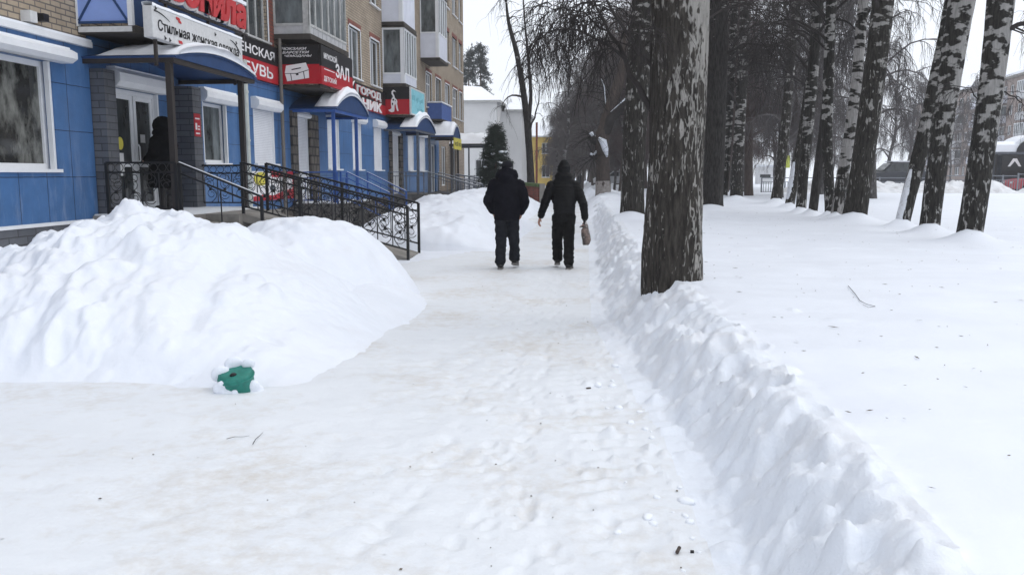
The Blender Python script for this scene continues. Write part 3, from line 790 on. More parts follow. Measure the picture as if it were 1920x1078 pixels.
    for i, (u0, u1, v0, v1) in enumerate(up):
        window(h, WF, u0, u1, v0, v1, depth=.17, mull=((.5,) if u1 - u0 < 1.5 else (.36, .68)), transom=None if i % 3 else .7, pane='glasspale' if i % 2 else 'glass', style='white' if i % 4 else 'grey')
        lb = MB(); WF.box(lb, u0 - .12, u1 + .12, v1, v1 + .22, -.1, .012); obj('lintel', lb, M['brickred'], h)
        rv = MB(); WF.box(rv, u0 - .09, u0, v0 - .02, v1, -.02, .006); WF.box(rv, u1, u1 + .09, v0 - .02, v1, -.02, .006); WF.box(rv, u0, u1, v1 - .001, v1 + .06, -.02, .018)
        if v0 < 6: obj('window_surround', rv, M['white'], h)
    qb = MB()
    WF.box(qb, 22.72, 23.0, 5.0, 8.0, -.05, .010); WF.box(qb, 20.55, 20.85, 5.0, 8.0, -.05, .010)
    obj('brick_quoin', qb, M['brickred'], h)
    # loudspeaker box and lamp on the brick near the corner
    pb = MB(); WF.box(pb, 12.55, 12.72, 3.93, 4.1, 0, .16); WF.box(pb, 12.72, 12.78, 3.98, 4.02, .02, .1); o_ = obj('junction_box', pb, M['signwhite'], h)
    pb = MB(); WF.box(pb, 12.82, 12.95, 3.98, 4.1, .06, .2); obj('floodlight', pb, M['black'], h)
    # downpipes
    for (yy, mt, r) in ((20.55, 'pipe', .075), (23.02, 'pipegrey', .05)):
        db = MB(); db.tube([(FX + .16, yy, .3), (FX + .16, yy, 4.4 if yy < 21 else 5.3)], r, 10)
        for z in (1.2, 2.4, 3.6): db.tube([(FX + .16, yy, z), (FX + .16, yy, z + .05)], r * 1.2, 10)
        obj('downpipe', db, M[mt], h, smooth=False)
    # ---- balconies
    def glazed(u0, u1, dep, z0, z1, ph, frame='white', panel='whitepanel', nfront=1, nside=5, pane='glasspale', slabmat='under', frontsplit=None):
        fr1 = W((FX, u0, 0), (1, 0, 0), (0, -1, 0)); fr2 = W((FX + dep, 0, 0), (0, 1, 0), (1, 0, 0))
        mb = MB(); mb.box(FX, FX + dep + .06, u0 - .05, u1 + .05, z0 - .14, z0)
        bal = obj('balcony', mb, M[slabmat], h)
        mb = MB(); mb.box(FX, FX + dep + .05, u0 - .04, u1 + .04, z1, z1 + .06); obj('roof', mb, M[slabmat], bal)
        pb = MB(); fr1.box(pb, 0, dep - .005, z0, z0 + ph, -.05, 0); fr2.box(pb, u0, u1, z0, z0 + ph, -.05, 0); pb.box(FX, FX + dep - .05, u1 - .05, u1, z0, z0 + ph)
        for i in range(1, nside + 3):
            u = u0 + (u1 - u0) * i / (nside + 3); fr2.box(pb, u - .02, u + .02, z0, z0 + ph, 0, .014)
        obj('panel', pb, M[panel], bal)
        fb = MB()
        fr1.box(fb, 0, dep, z0 + ph, z0 + ph + .07, -.06, .02); fr2.box(fb, u0, u1, z0 + ph, z0 + ph + .07, -.06, .02)
        fr1.box(fb, 0, dep, z1 - .08, z1, -.06, .015); fr2.box(fb, u0, u1, z1 - .08, z1, -.06, .015)
        for i in range(nfront + 1):
            x = dep * i / nfront; fr1.box(fb, max(0, x - .05), min(dep, x + .05), z0 + ph + .07, z1 - .08, -.055, .012)
        fr1.box(fb, dep - .16, dep, z0, z1, -.07, .022); fr2.box(fb, u0, u0 + .1, z0, z1, -.07, .024)
        for i in range(nside + 1):
            u = u0 + (u1 - u0) * i / nside; fr2.box(fb, max(u0, u - .035), min(u1, u + .035), z0 + ph + .07, z1 - .08, -.055, .012)
        if frontsplit: fr2.box(fb, u0, u1, frontsplit - .03, frontsplit + .03, -.05, .008)
        obj('frame', fb, M[frame], bal)
        gb = MB(); fr1.box(gb, .02, dep - .02, z0 + ph + .03, z1 - .04, -.035, -.025); fr2.box(gb, u0 + .03, u1 - .02, z0 + ph + .03, z1 - .04, -.036, -.026)
        obj('pane', gb, M[pane], bal)
        return bal
    # old grey wooden glazed bay over the shoe shop
    glazed(23.05, 26.55, 1.0, 5.42, 8.0, .22, frame='greyframe', panel='greypanel', nfront=1, nside=6, frontsplit=7.1)
    glazed(35.1, 37.5, .92, 5.35, 7.62, .38, nfront=1, nside=5)
    glazed(35.1, 37.5, .88, 7.85, 10.6, 1.45, nfront=1, nside=6, pane='glass')
    glazed(42.9, 45.3, .94, 7.45, 10.6, 1.2, nfront=1, nside=4)
    glazed(42.9, 45.3, .94, 10.9, 13.6, 1.2, nfront=1, nside=4)
    # pale blue corrugated balcony over the first door
    mb = MB(); mb.box(FX, -7.86, 14.0, 18.2, 3.98, 4.10)
    bal = obj('balcony', mb, M['under'], h)
    fr1 = W((FX, 14.0, 0), (1, 0, 0), (0, -1, 0))
    pb = MB(); fr1.box(pb, .02, .93, 4.16, 5.35, -.04, 0); obj('panel', pb, M['bluepale'], bal)
    pb = MB(); pb.box(-7.94, -7.90, 14.05, 18.15, 4.13, 5.35); obj('panel', pb, M['bluemetal'], bal)
    pb = MB(); fr1.box(pb, .93, 1.01, 4.1, 5.4, -.06, .02); fr1.box(pb, -.01, .03, 4.1, 5.4, -.05, .02); obj('post', pb, M['white'], bal)
    pb = MB()
    pb.bar(fr1.p(.04, 4.19, .012), fr1.p(.48, 4.86, .012), .035, .02, (0, 1, 0)); pb.bar(fr1.p(.91, 4.19, .012), fr1.p(.48, 4.86, .012), .035, .02, (0, 1, 0))
    fr1.box(pb, .03, .93, 4.14, 4.18, -.02, .02)
    obj('brace', pb, M['bluemetal'], bal)
    pb = MB(); fr1.box(pb, .02, .99, 4.0, 4.09, 0, .012); obj('fascia', pb, M['signwhite'], bal)
    # the plain blue balcony parapet further on
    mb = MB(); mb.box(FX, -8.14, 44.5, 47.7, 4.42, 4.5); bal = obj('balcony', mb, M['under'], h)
    pb = MB(); pb.box(FX, -8.16, 44.52, 44.6, 4.5, 5.32); pb.box(-8.22, -8.15, 44.6, 47.65, 4.5, 5.32); pb.box(-8.19, -8.13, 44.5, 44.56, 4.5, 5.34); obj('panel', pb, M['bluepanel'], bal)
    pb = MB(); pb.box(FX, -8.11, 44.47, 47.7, 5.345, 5.41); obj('snow', pb, M['roofsnow'], bal)
    # brackets under the shop signs
    mb = MB(); mb.box(FX, -7.68, 23.2, 26.0, 3.98, 4.06); obj('sign_shelf', mb, M['under'], h)
    mb = MB(); mb.box(FX, -7.8, 35.1, 37.8, 3.98, 4.06); obj('sign_shelf', mb, M['under'], h)
    # the big rod sticking out near the roof at the far end
    return h

# ------------------------------------------------------------------ entrance canopies
def canopy(label, x_out, y0, y1, ze, rise, posts, rmat='bluemetal', pmat='bluepost', snow=.14, gable=True, xin=FX, pr=.045, zfloor=.8, snow_in=0.0, group='snow covered entrance canopies'):
    ym = (y0 + y1) / 2
    t = thing('entrance_canopy', label, 'canopy', (x_out, ym, zfloor), group=group)
    N = 18
    def arc(off, k=1.0): 
        return [(y0 - off + (y1 - y0 + 2 * off) * i / N, ze + off + (rise) * (math.sin(math.pi * i / N) ** .85)) for i in range(N + 1)]
    lo, hi = arc(0), arc(.03)
    mb = MB(); vs = []; 
    for x in (xin, x_out + .05): vs += [(x, y, z) for y, z in lo] + [(x, y, z) for y, z in hi]
    n = N + 1; fs = []
    for i in range(N):
        fs += [(i, i + 1, 2 * n + i + 1, 2 * n + i), (n + i + 1, n + i, 3 * n + i, 3 * n + i + 1), (i + 1, i, n + i, n + i + 1), (2 * n + i, 2 * n + i + 1, 3 * n + i + 1, 3 * n + i)]
    fs += [(0, 2 * n, 3 * n, n), (N, n + N, 3 * n + N, 2 * n + N)]
    mb.add(vs, fs); obj('roof', mb, M[rmat], t)
    if gable:
        g = MB(); g.prism([(x_out, y, z) for y, z in lo], (-.02, 0, 0), (.02, 0, 0)); obj('gable', g, M[rmat], t)
    b = MB(); b.box(xin, x_out, y0, y0 + .06, ze - .08, ze - .002); b.box(xin, x_out, y1 - .06, y1, ze - .08, ze - .002); b.box(x_out - .06, x_out, y0 + .06, y1 - .06, ze - .09, ze - .003)
    obj('beam', b, M[pmat], t)
    for (px, py, zb) in posts:
        p = MB(); p.box(px - pr, px + pr, py - pr, py + pr, zb, ze - .08); obj('post', p, M[pmat], t)
    # snow lying on the barrel, thickest on the crown, ragged edge
    K = 26; Q = 30; V = []; 
    x0s, x1s = xin + .02 + snow_in, x_out + .07
    X = np.linspace(0, 1, K); U = np.linspace(0, 1, Q)
    XX, UU = np.meshgrid(X, U)
    yy = y0 + .04 + (y1 - y0 - .08) * UU; zz = ze + .034 + rise * np.sin(np.pi * np.clip(.02 + .96 * UU, 0, 1)) ** .85
    th = snow * (np.clip(np.sin(np.pi * UU), 0, 1) ** .45) * (1 + .45 * fbm(XX * 3 + x_out, UU * 4 + y0, 3)) * np.clip((1 - XX) * 6 + (.75 if snow_in == .25 else .38), 0, 1)
    th = th * sstep(-.05, .15, XX) 
    xx = x0s + (x1s - x0s) * XX
    top = np.stack([xx, yy, zz + th], -1).reshape(-1, 3); bot = np.stack([xx, yy, zz], -1).reshape(-1, 3)
    idx = np.arange(K * Q).reshape(Q, K)
    F = np.stack([idx[:-1, :-1], idx[:-1, 1:], idx[1:, 1:], idx[1:, :-1]], -1).reshape(-1, 4)
    rim = np.concatenate([idx[0], idx[1:, -1], idx[-1, ::-1][1:], idx[::-1, 0][1:]])
    S = np.stack([rim[:-1], rim[1:], rim[1:] + K * Q, rim[:-1] + K * Q], -1)
    npobj('snow', np.concatenate([top, bot]), np.concatenate([F, S]), M['roofsnow'], t)
    return t

def scroll(c, u, v, r, turns=1.35, start=0.0, sgn=1, n=14):
    """flat spiral polyline in the plane of u,v"""
    pts = []
    for i in range(n + 1):
        q = i / n; a = start + sgn * q * turns * 2 * math.pi; rr = r * (1 - .72 * q)
        pts.append(c + u * (rr * math.cos(a)) + v * (rr * math.sin(a)))
    return pts

def wrought(name, label, a, b, h, za, zb, posts, parts_mat='iron', bottom=.1, midgap=.17, scrolls=True, bars=.28, cat='railing', group=None, flat0=None, snow=False, postend=0.0, th=.035):
    """railing from a to b (x,y), floor heights za, zb; height h"""
    A = Vector((a[0], a[1], za)); B = Vector((b[0], b[1], zb)); Z = Vector((0, 0, 1))
    t = thing(name, label, cat, tuple((A + B) / 2), group=group)
    L = (Vector((b[0], b[1], 0)) - Vector((a[0], a[1], 0))).length
    P = lambda s, z: A + (B - A) * s + Z * z
    m = MB(); m.bar(P(0, h), P(1, h), th * 1.25, th); obj('top_rail', m, M[parts_mat], t)
    m = MB(); m.bar(P(0, h - midgap), P(1, h - midgap), th * .8, th * .8); obj('middle_rail', m, M[parts_mat], t)
    m = MB(); m.bar(P(0, bottom), P(1, bottom), th * .8, th * .8); obj('bottom_rail', m, M[parts_mat], t)
    for s in posts:
        m = MB(); p = P(s, 0); m.box(p.x - th * .7, p.x + th * .7, p.y - th * .7, p.y + th * .7, p.z - .05 - postend, p.z + h); obj('post', m, M[parts_mat], t)
    nb = max(2, int(round(L / bars)))
    m = MB()
    for i in range(1, nb):
        s = i / nb; m.bar(P(s, bottom), P(s, h - midgap), th * .48)
        if nb < 6: obj('bar', m, M[parts_mat], t); m = MB()
    if nb >= 6: obj('bars', m, M[parts_mat], t)
    if scrolls:
        U = (Vector((b[0], b[1], 0)) - Vector((a[0], a[1], 0))).normalized(); m = MB()
        for i in range(nb):
            s = (i + .5) / nb; w_ = L / nb; H = h - midgap - bottom
            for k, (fz, sg, st) in enumerate(((.30, 1, -.5), (.64, -1, 2.6), (.86, 1, .6))):
                c = P(s, bottom + H * fz); sg = sg * (1 if i % 2 else -1)
                m.tube(scroll(c + U * .02 * sg, U, Z, min(w_ * .46, .125), 1.4, st, sg), .0068, 4)
            pts = [P(s + .4 / nb * math.sin(q * 2 * math.pi) * (1 if i % 2 else -1), bottom + H * q) for q in [k / 12 for k in range(13)]]
            m.tube(pts, .0068, 4)
            c = P(s, bottom + H * .46); m.box(c.x - .022, c.x + .022, c.y - .022, c.y + .022, c.z - .028, c.z + .028)
            # row of small rings between the two upper rails
            for q in (-.25, .25):
                c = P(s + q / nb, h - midgap * .5); m.tube([c + U * (midgap * .42 * math.cos(x)) + Z * (midgap * .42 * math.sin(x)) for x in [k * math.pi / 6 for k in range(13)]], .0075, 4)
        obj('scrollwork', m, M[parts_mat], t)
    if snow:
        m = MB(); m.bar(P(0, h + th * .5 + .006), P(1, h + th * .5 + .006), th * .8, .012); obj('snow', m, M['roofsnow'], t)
    return t

def build_entrances():
    # first entrance: porch slab with steps and a ramp reaching out towards the path
    G = 'black wrought iron porch railings'
    p = thing('porch', 'concrete porch with steps and a long ramp before the glazed shop door', 'porch', (-7.0, 15.5, 0))
    m = MB(); m.box(FX + .08, -7.2, 13.95, 17.7, -.1, .85); m.box(-7.2, -6.55, 14.9, 17.0, -.1, .848); obj('slab', m, M['concrete'], p)
    m = MB()
    for i in range(5): m.box(-7.2 + .28 * i, -7.2 + .28 * (i + 1), 14.0, 14.88, -.1, .85 - .16 * (i + 1) + .02)
    obj('steps', m, M['concrete'], p)
    m = MB(); ra, rb, rc, rd = (-6.55, 15.05), (-3.42, 15.12), (-3.5, 16.4), (-6.55, 16.5)
    m.add([(*ra, .85), (*rb, .03), (*rc, .03), (*rd, .85), (*ra, .70), (*rb, -.1), (*rc, -.1), (*rd, .70)],
                    [(0, 1, 2, 3), (7, 6, 5, 4), (0, 4, 5, 1), (1, 5, 6, 2), (2, 6, 7, 3), (3, 7, 4, 0)]); obj('ramp', m, M['concrete'], p)
    m = MB(); m.box(FX + .1, -7.22, 13.97, 17.68, .852, .878); obj('snow', m, M['path'], p)
    wrought('wrought_iron_railing', 'black wrought iron ramp railing nearest the camera, its end post standing on the path', (-6.55, 15.1), (-3.42, 15.1), .95, .85, .05, (0, .35, 1), bottom=.14, group=G)
    wrought('wrought_iron_railing', 'far black wrought iron ramp railing, parallel behind the nearer one', (-6.62, 16.45), (-3.50, 16.45), .95, .85, .06, (0, .5, 1), bottom=.14, group=G)
    wrought('wrought_iron_railing', 'black iron stair railing sloping down beside the porch steps', (-7.2, 14.0), (-5.74, 14.0), .92, .85, .28, (0, 1), bottom=.05, scrolls=False, bars=1.6, snow=True, group=G)
    wrought('wrought_iron_railing', 'black scrolled railing across the porch side, before the figure in the long coat', (-8.55, 14.02), (-7.28, 14.02), .92, .86, .86, (0, 1), bottom=.12, bars=.36, group=G)
    wrought('wrought_iron_railing', 'black scrolled railing on the far porch side, before the window with the open shutter', (-8.8, 17.5), (-7.5, 17.5), .92, .85, .85, (0, 1), bottom=.12, bars=.3, group=G)
    canopy('dark blue arched canopy with thick snow below the white clothes shop sign', -7.2, 14.0, 17.45, 3.56, .22, [(-7.32, 14.06, .85), (-7.32, 17.0, .85)], pmat='brownpost', snow=.175, pr=.05, zfloor=.85, snow_in=.25)
    # second entrance
    p = thing('porch', 'blue railed porch before the shuttered stone framed door', 'porch', (-7.6, 25.5, 0))
    m = MB(); m.box(FX + .08, -7.3, 23.9, 27.6, -.1, .72); obj('slab', m, M['concreted'], p)
    m = MB()
    for i in range(4): m.box(-7.3 + .3 * i, -7.3 + .3 * (i + 1), 25, 27.2, -.1, .72 - .16 * (i + 1)); 
    obj('steps', m, M['concreted'], p)
    m = MB(); m.box(FX + .1, -7.35, 23.95, 27.55, .722, .75); obj('snow', m, M['path'], p)
    canopy('blue canopy on blue posts with a rounded snow cap, under the hall sign', -7.5, 23.95, 27.4, 3.45, .48, [(-7.6, 24.05, .72), (-7.6, 26.4, .72)], snow=.24, snow_in=.75)
    for yy, lb in ((24.95, 'nearer snow topped blue stair handrail beside the blue canopy post'), (27.25, 'further snow topped blue stair handrail beside the blue canopy post')):
        wrought('stair_handrail', lb, (-7.5, yy), (-6.2, yy), .92, .72, .1, (0, 1), parts_mat='bluepost', scrolls=False, bars=.4, snow=True, group='blue stair handrails', cat='handrail')
    wrought('porch_railing', 'low blue bar railing across the second porch', (-7.5, 24.3), (-7.5, 24.9), .92, .72, .72, (0, 1), parts_mat='bluepost', scrolls=False, bars=.15)
    wrought('porch_railing', 'blue bar railing closing the near side of the second porch', (-8.85, 23.95), (-7.5, 23.95), .92, .72, .72, (0, 1), parts_mat='bluepost', scrolls=False, bars=.2)
    # third entrance
    p = thing('porch', 'grey railed porch before the third shuttered door, by the dark canopy posts', 'porch', (-7.6, 37.2, 0))
    m = MB(); m.box(FX + .08, -7.2, 35.4, 39.2, -.1, .72); obj('slab', m, M['concreted'], p)
    m = MB()
    for i in range(4): m.box(-7.2 + .3 * i, -7.2 + .3 * (i + 1), 36.6, 38.8, -.1, .72 - .16 * (i + 1))
    obj('steps', m, M['concreted'], p)
    canopy('blue arched canopy with a domed snow cap under the pale cyan sign', -7.5, 34.9, 39.2, 3.46, .55, [(-7.6, 35.75, .72), (-7.6, 38.35, .72)], pmat='greyiron', snow=.26, snow_in=.7)
    wrought('porch_railing', 'grey bar railing on the near side of the third porch', (-8.85, 35.5), (-7.3, 35.5), .95, .72, .72, (0, .5, 1), parts_mat='greyiron', scrolls=False, bars=.3)
    for yy, lb in ((36.5, 'nearer grey stair handrail below the domed snow canopy'), (38.9, 'further grey stair handrail below the domed snow canopy')):
        wrought('stair_handrail', lb, (-7.3, yy), (-5.2, yy), .95, .72, .15, (0, .5, 1), parts_mat='greyiron', scrolls=False, bars=.4, snow=True, group='grey stair handrails', cat='handrail')
    # fourth and fifth
    canopy('narrow arched canopy with a snow peak, the yellow board hanging from it', -7.5, 44.0, 46.5, 3.52, .58, [(-7.58, 44.15, .6), (-7.58, 46.35, .6)], pmat='brownpost', snow=.24)
    canopy('dark snow covered canopy at the far corner of the brick house', -6.6, 51.0, 54.4, 3.35, .5, [(-6.8, 51.2, .4), (-6.8, 54.1, .4), (-7.7, 51.2, .4)], pmat='greyiron', rmat='iron', snow=.25, gable=False)
    p = thing('porch', 'low concrete porch with the furthest grey handrails, at the end of the brick house', 'porch', (-7.4, 47, 0))
    m = MB(); m.box(FX + .08, -7.0, 43.8, 54.6, -.1, .6); obj('slab', m, M['concreted'], p)
    wrought('porch_railing', 'thick grey snow covered ramp handrail leading down to the spruce', (-7.0, 42.2), (-5.0, 42.4), .95, .62, .3, (0, .33, .66, 1), parts_mat='greyiron', scrolls=False, bars=.3, snow=True, th=.06)
    wrought('porch_railing', 'grey bar railing along the far porch beside the yellow board', (-7.0, 43.0), (-7.0, 50.5), .9, .6, .6, (0, .25, .5, .75, 1), parts_mat='greyiron', scrolls=False, bars=.3)
    # dark bare patch where the ramp meets the path
    xs = []
    rngp = random.Random(2)
    o_ = MB(); n = 26
    o_.add([(-4.1 + (.62 + .08 * rngp.uniform(-1, 1)) * math.cos(2 * math.pi * i / n), 14.25 + (.17 + .05 * rngp.uniform(-1, 1)) * math.sin(2 * math.pi * i / n) - .08 * math.cos(2 * math.pi * i / n), .028) for i in range(n)], [tuple(range(n))])
    tag(obj('asphalt_patch', o_, M['asphalt']), kind='structure')

# ------------------------------------------------------------------ signs
def signboard(name, label, cat='sign', loc=(0, 0, 0), group=None): return thing(name, label, cat, loc, group=group)

def build_signs():
    # white clothes-shop box sign on the first canopy, lettering towards the street
    fr = W((-7.3, -.08, .0), (0, 1, 0), (1, 0, 0))
    s = thing('shop_sign', 'white box sign for stylish women\'s clothes lying on the first canopy', 'sign', (-7.3, 15.3, 3.75))
    m = MB(); m.box(-7.47, -7.3, 13.56, 17.12, 3.83, 4.34); b = obj('box', m, M['signwhite'], s); bevel(b, .015)
    lettering('Стильная женская одежда', fr, 13.80, 17.0, 3.93, 4.15, .004, .008, 'inklettering', s, offset=.012)
    m = MB()
    sw = [fr.p(13.7 + .5 * q, 4.27 - .10 * q * q + .0 * q, .008) for q in [i / 8 for i in range(9)]]; m.tube(sw, [.012 * (1 - .8 * i / 8) + .002 for i in range(9)], 4)
    sw = [fr.p(16.6 + .48 * q, 4.24 - .22 * q * q, .008) for q in [i / 8 for i in range(9)]]; m.tube(sw, [.004 + .008 * math.sin(math.pi * i / 8) for i in range(9)], 4)
    for (u, v) in ((14.02, 3.87), (14.18, 3.86), (15.95, 4.24), (16.9, 4.22), (13.75, 4.31)):
        m.prism([fr.p(u + .03 * math.cos(a) * (1 + .5 * math.cos(3 * a)), v + .03 * math.sin(a) * (1 + .5 * math.cos(3 * a)), .006) for a in [i * math.pi / 6 for i in range(12)]], (0, 0, 0), (.003, 0, 0))
    obj('ornament', m, M['inklettering'], s)
    m = MB()
    for (u, v, r) in ((14.50, 4.27, .05), (14.56, 4.225, .04), (14.55, 3.88, .05), (15.1, 3.895, .05), (15.2, 3.87, .04)):
        m.prism([fr.p(u + r * math.cos(a) * (1 + .55 * math.cos(2 * a + .7)), v + r * .8 * math.sin(a) * (1 + .5 * math.cos(2 * a)), .006) for a in [i * math.pi / 8 for i in range(16)]], (0, 0, 0), (.003, 0, 0))
    obj('butterfly', m, M['redletter'], s)
    n_ = 40; U = np.linspace(13.56, 17.12, n_); Vv = []
    for u in U: 
        hh = .03 + .05 * max(0, float(fbm(np.array([u * 2.2]), np.array([1.3]), 3)[0])) + .015
        Vv += [(-7.47, u, 4.34), (-7.48, u, 4.345 + hh * .8), (-7.38, u, 4.345 + hh), (-7.29, u, 4.345 + hh * .7), (-7.295, u, 4.335)]
    F = [(5 * i + k, 5 * i + k + 1, 5 * i + 6 + k, 5 * i + 5 + k) for i in range(n_ - 1) for k in range(4)]
    npobj('snow', np.array(Vv), np.array(F), M['roofsnow'], s)
    m = MB()
    for u in (13.78, 16.9): m.box(-7.43, -7.38, u, u + .05, 3.4, 3.84)
    obj('bracket', m, M['brownpost'], s)
    # volumetric red name above it
    fr = W((-7.38, .0, .06), (0, 1, 0), (1, 0, 0))
    s = thing('letter_sign', 'big red slanted letters with a pale outline and snow above the white box sign', 'sign', (-7.38, 15.6, 4.3))
    lettering('авонила', fr, 13.7, 17.35, 4.50, 4.98, .06, .10, 'redletter', s, shear=.12, offset=.045, slope=0)
    lettering('авонила', fr, 13.66, 17.40, 4.46, 5.03, .0, .055, 'signwhite', s, shear=.12, offset=.12, name='outline')
    m = MB(); m.box(-7.42, -7.37, 14.0, 17.6, 4.48, 4.52)
    for u in (14.2, 15.8, 17.4): m.box(-7.43, -7.38, u, u + .04, 4.38, 4.48)
    obj('rail', m, M['brownpost'], s)
    m = MB(); fr.box(m, 16.9, 17.38, 5.0, 5.07, .0, .1); obj('snow', bev(m), M['roofsnow'], s)
    # women's shoes
    fr = W((FX, 0, 0), (0, 1, 0), (1, 0, 0))
    def twotone(label, fr, u0, u1, v0, v1, n, loc, split=.5, thick=.06):
        s = thing('shop_sign', label, 'sign', loc)
        m = MB(); vm = v0 + (v1 - v0) * split
        fr.box(m, u0, u1, vm, v1, n - thick, n); obj('upper_board', m, M['black'], s)
        m = MB(); fr.box(m, u0, u1, v0, vm, n - thick, n); obj('lower_board', m, M['red'], s)
        return s
    s = twotone('black and red wall sign for women\'s shoes, right of the white box sign', fr, 19.4, 22.98, 4.04, 5.02, .1, (FX, 21, 4.04))
    lettering('ЖЕНСКАЯ', fr, 19.85, 22.75, 4.64, 4.88, .101, .106, 'lettering', s)
    lettering('ОБУВЬ', fr, 20.1, 22.6, 4.14, 4.44, .101, .106, 'lettering', s)
    # briefcase board, facing the camera, and the hall board round its corner
    fa = W((FX, 23.15, 0), (1, 0, 0), (0, -1, 0))
    s = twotone('black and red board with a white briefcase picture facing the path', fa, .06, 1.24, 4.08, 5.14, .05, (-8.2, 23.15, 4.08))
    for i, wd in enumerate(('РЮКЗАКИ', 'БАРСЕТКИ', 'ЧЕМОДАНЫ')):
        lettering(wd, fa, .14 + .06 * i, .90 + .07 * i, 5.00 - .10 * i, 5.07 - .10 * i, .052, .056, 'lettering', s, shear=.3)
    m = MB(); A = lambda u, v: fa.p(.60 + (u - .5) * .70, 4.40 + (v - .5) * .52, .054)
    rot = lambda u, v: A(.5 + (u - .5) * .98 - (v - .5) * .10, .5 + (v - .5) * .95 + (u - .5) * .18)
    m.prism([rot(.04, .08), rot(.96, .08), rot(1.0, .55), rot(.93, .93), rot(.1, .93), rot(.0, .55)], (0, 0, 0), (0, -.008, 0))
    bc = obj('briefcase_picture', m, M['lettering'], s)
    m = MB()
    for q in ([rot(.0, .53), rot(.5, .44), rot(1.0, .53), rot(1.0, .50), rot(.5, .40), rot(.0, .50)], [rot(.3, .70), rot(.7, .72), rot(.7, .66), rot(.3, .64)], [rot(.22, .08), rot(.25, .08), rot(.25, .46), rot(.22, .46)],
              [rot(.76, .08), rot(.79, .08), rot(.79, .46), rot(.76, .46)], [rot(.45, .32), rot(.55, .32), rot(.56, .44), rot(.44, .44)]):
        m.prism(q, (0, -.008, 0), (0, -.011, 0))
    obj('briefcase_lines', m, M['black'], s)
    fb = W((FX + 1.30, -.0, 0), (0, 1, 0), (1, 0, 0))
    s = twotone('dark red board with white words for the men and children hall', fb, 23.12, 26.15, 4.08, 5.14, .0, (-7.5, 25.2, 4.08), split=.46)
    lettering('МУЖСКОЙ', fb, 23.35, 24.55, 4.80, 5.0, .002, .006, 'lettering', s)
    lettering('ЗАЛ', fb, 24.4, 25.75, 4.40, 4.80, .002, .006, 'lettering', s, offset=.03)
    lettering('ДЕТСКИЙ', fb, 23.3, 24.45, 4.16, 4.36, .002, .006, 'lettering', s)
    m = MB(); fb.box(m, 23.35, 24.3, 4.50, 4.525, .002, .005); obj('underline', m, M['lettering'], s)
    # long wall sign with raised letters
    s = twotone('long black and red wall sign with raised pale letters, between the two boxed boards', fr, 26.6, 35.05, 4.04, 4.95, .1, (FX, 31, 4.04), split=.42)
    lettering('ГОРОД', fr, 30.6, 34.1, 4.5, 4.85, .13, .17, 'signwhite', s, offset=.03)
    lettering('ГОРОД', fr, 30.55, 34.15, 4.48, 4.87, .1, .128, 'redletter', s, offset=.06, name='outline')
    lettering('НИК', fr, 31.3, 34.2, 4.06, 4.44, .13, .17, 'lettering', s, offset=.035)
    m = MB(); m.tube([fr.p(30.3 - .55 * math.sin(math.pi * i / 12) + .0, 4.08 + .85 * i / 12, .15) for i in range(13)], [.02 + .05 * math.sin(math.pi * i / 12) for i in range(13)], 6); obj('swash', m, M['lettering'], s)
    # emblem board and cyan board
    fa = W((FX, 35.1, 0), (1, 0, 0), (0, -1, 0))
    s = twotone('black and red board with a white spotted boot shaped emblem facing the path', fa, .0, 1.13, 4.08, 5.2, .05, (-8.3, 35.1, 4.08), split=.55)
    # emblem outline: curling top, spotted body, heel and toe
    sp_ = [(.50, .98), (.62, .93), (.66, .86), (.60, .90), (.50, .89), (.48, .83), (.56, .74), (.60, .62), (.70, .55), (.74, .46), (.72, .38), (.76, .20), (.80, .06), (.72, .05), (.66, .18), (.62, .36), (.56, .30), (.56, .12), (.54, .03), (.40, .0), (.26, .04), (.18, .10), (.30, .13), (.38, .18), (.36, .35), (.36, .50), (.42, .62), (.48, .66), (.46, .72), (.40, .80), (.40, .90)]
    E = lambda u, v, n=.054: fa.p(.44 + (u - .5) * .72, 4.16 + v * .95, n)
    m = MB(); m.prism([E(u, v) for u, v in sp_], (0, 0, 0), (0, -.006, 0)); obj('emblem', m, M['lettering'], s)
    m = MB()
    for (u, v, ru, rv) in ((.50, .54, .05, .045), (.45, .36, .04, .06), (.62, .50, .03, .025)):
        m.prism([E(u + ru * math.cos(a), v + rv * math.sin(a), .061) for a in [k * math.pi / 5 for k in range(10)]], (0, 0, 0), (0, -.003, 0))
    obj('emblem_spots', m, M['black'], s)
    fb = W((FX + 1.19, 0, 0), (0, 1, 0), (1, 0, 0))
    s = thing('shop_sign', 'pale cyan weathered board round the corner from the emblem board', 'sign', (-7.6, 37, 4.05))
    m = MB(); fb.box(m, 35.06, 37.9, 4.08, 5.2, -.06, 0); obj('board', m, M['cyan'], s)
    m = MB(); fb.frame(m, 35.05, 37.91, 4.07, 5.21, .06, -.065, .01); obj('frame', m, M['signwhite'], s)
    m = MB(); rg = random.Random(5)
    for k in range(9):
        u = 35.3 + k * .26; fb.box(m, u, u + rg.uniform(.06, .17), 4.62 + rg.uniform(0, .1), 4.80 + rg.uniform(0, .12), .001, .004)
        if k > 3: fb.box(m, u, u + rg.uniform(.06, .18), 4.28 + rg.uniform(0, .06), 4.40 + rg.uniform(0, .06), .001, .004)
    obj('faded_print', m, M['cyand'], s)
    # yellow hanging board
    fy = W((-7.40, 0, 0), (0, 1, 0), (1, 0, 0))
    s = thing('hanging_sign', 'small yellow board with dark letters hanging from the narrow canopy', 'sign', (-7.4, 45.5, 3.0))
    m = MB(); fy.box(m, 44.05, 46.45, 2.90, 3.50, -.04, 0); obj('board', m, M['yellow'], s)
    lettering('ВСЁ ПО', fy, 44.25, 46.25, 3.08, 3.32, .002, .006, 'inklettering', s, offset=.03)
    # small red placard
    fp = W((-8.48, 0, 0), (0, 1, 0), (1, 0, 0))
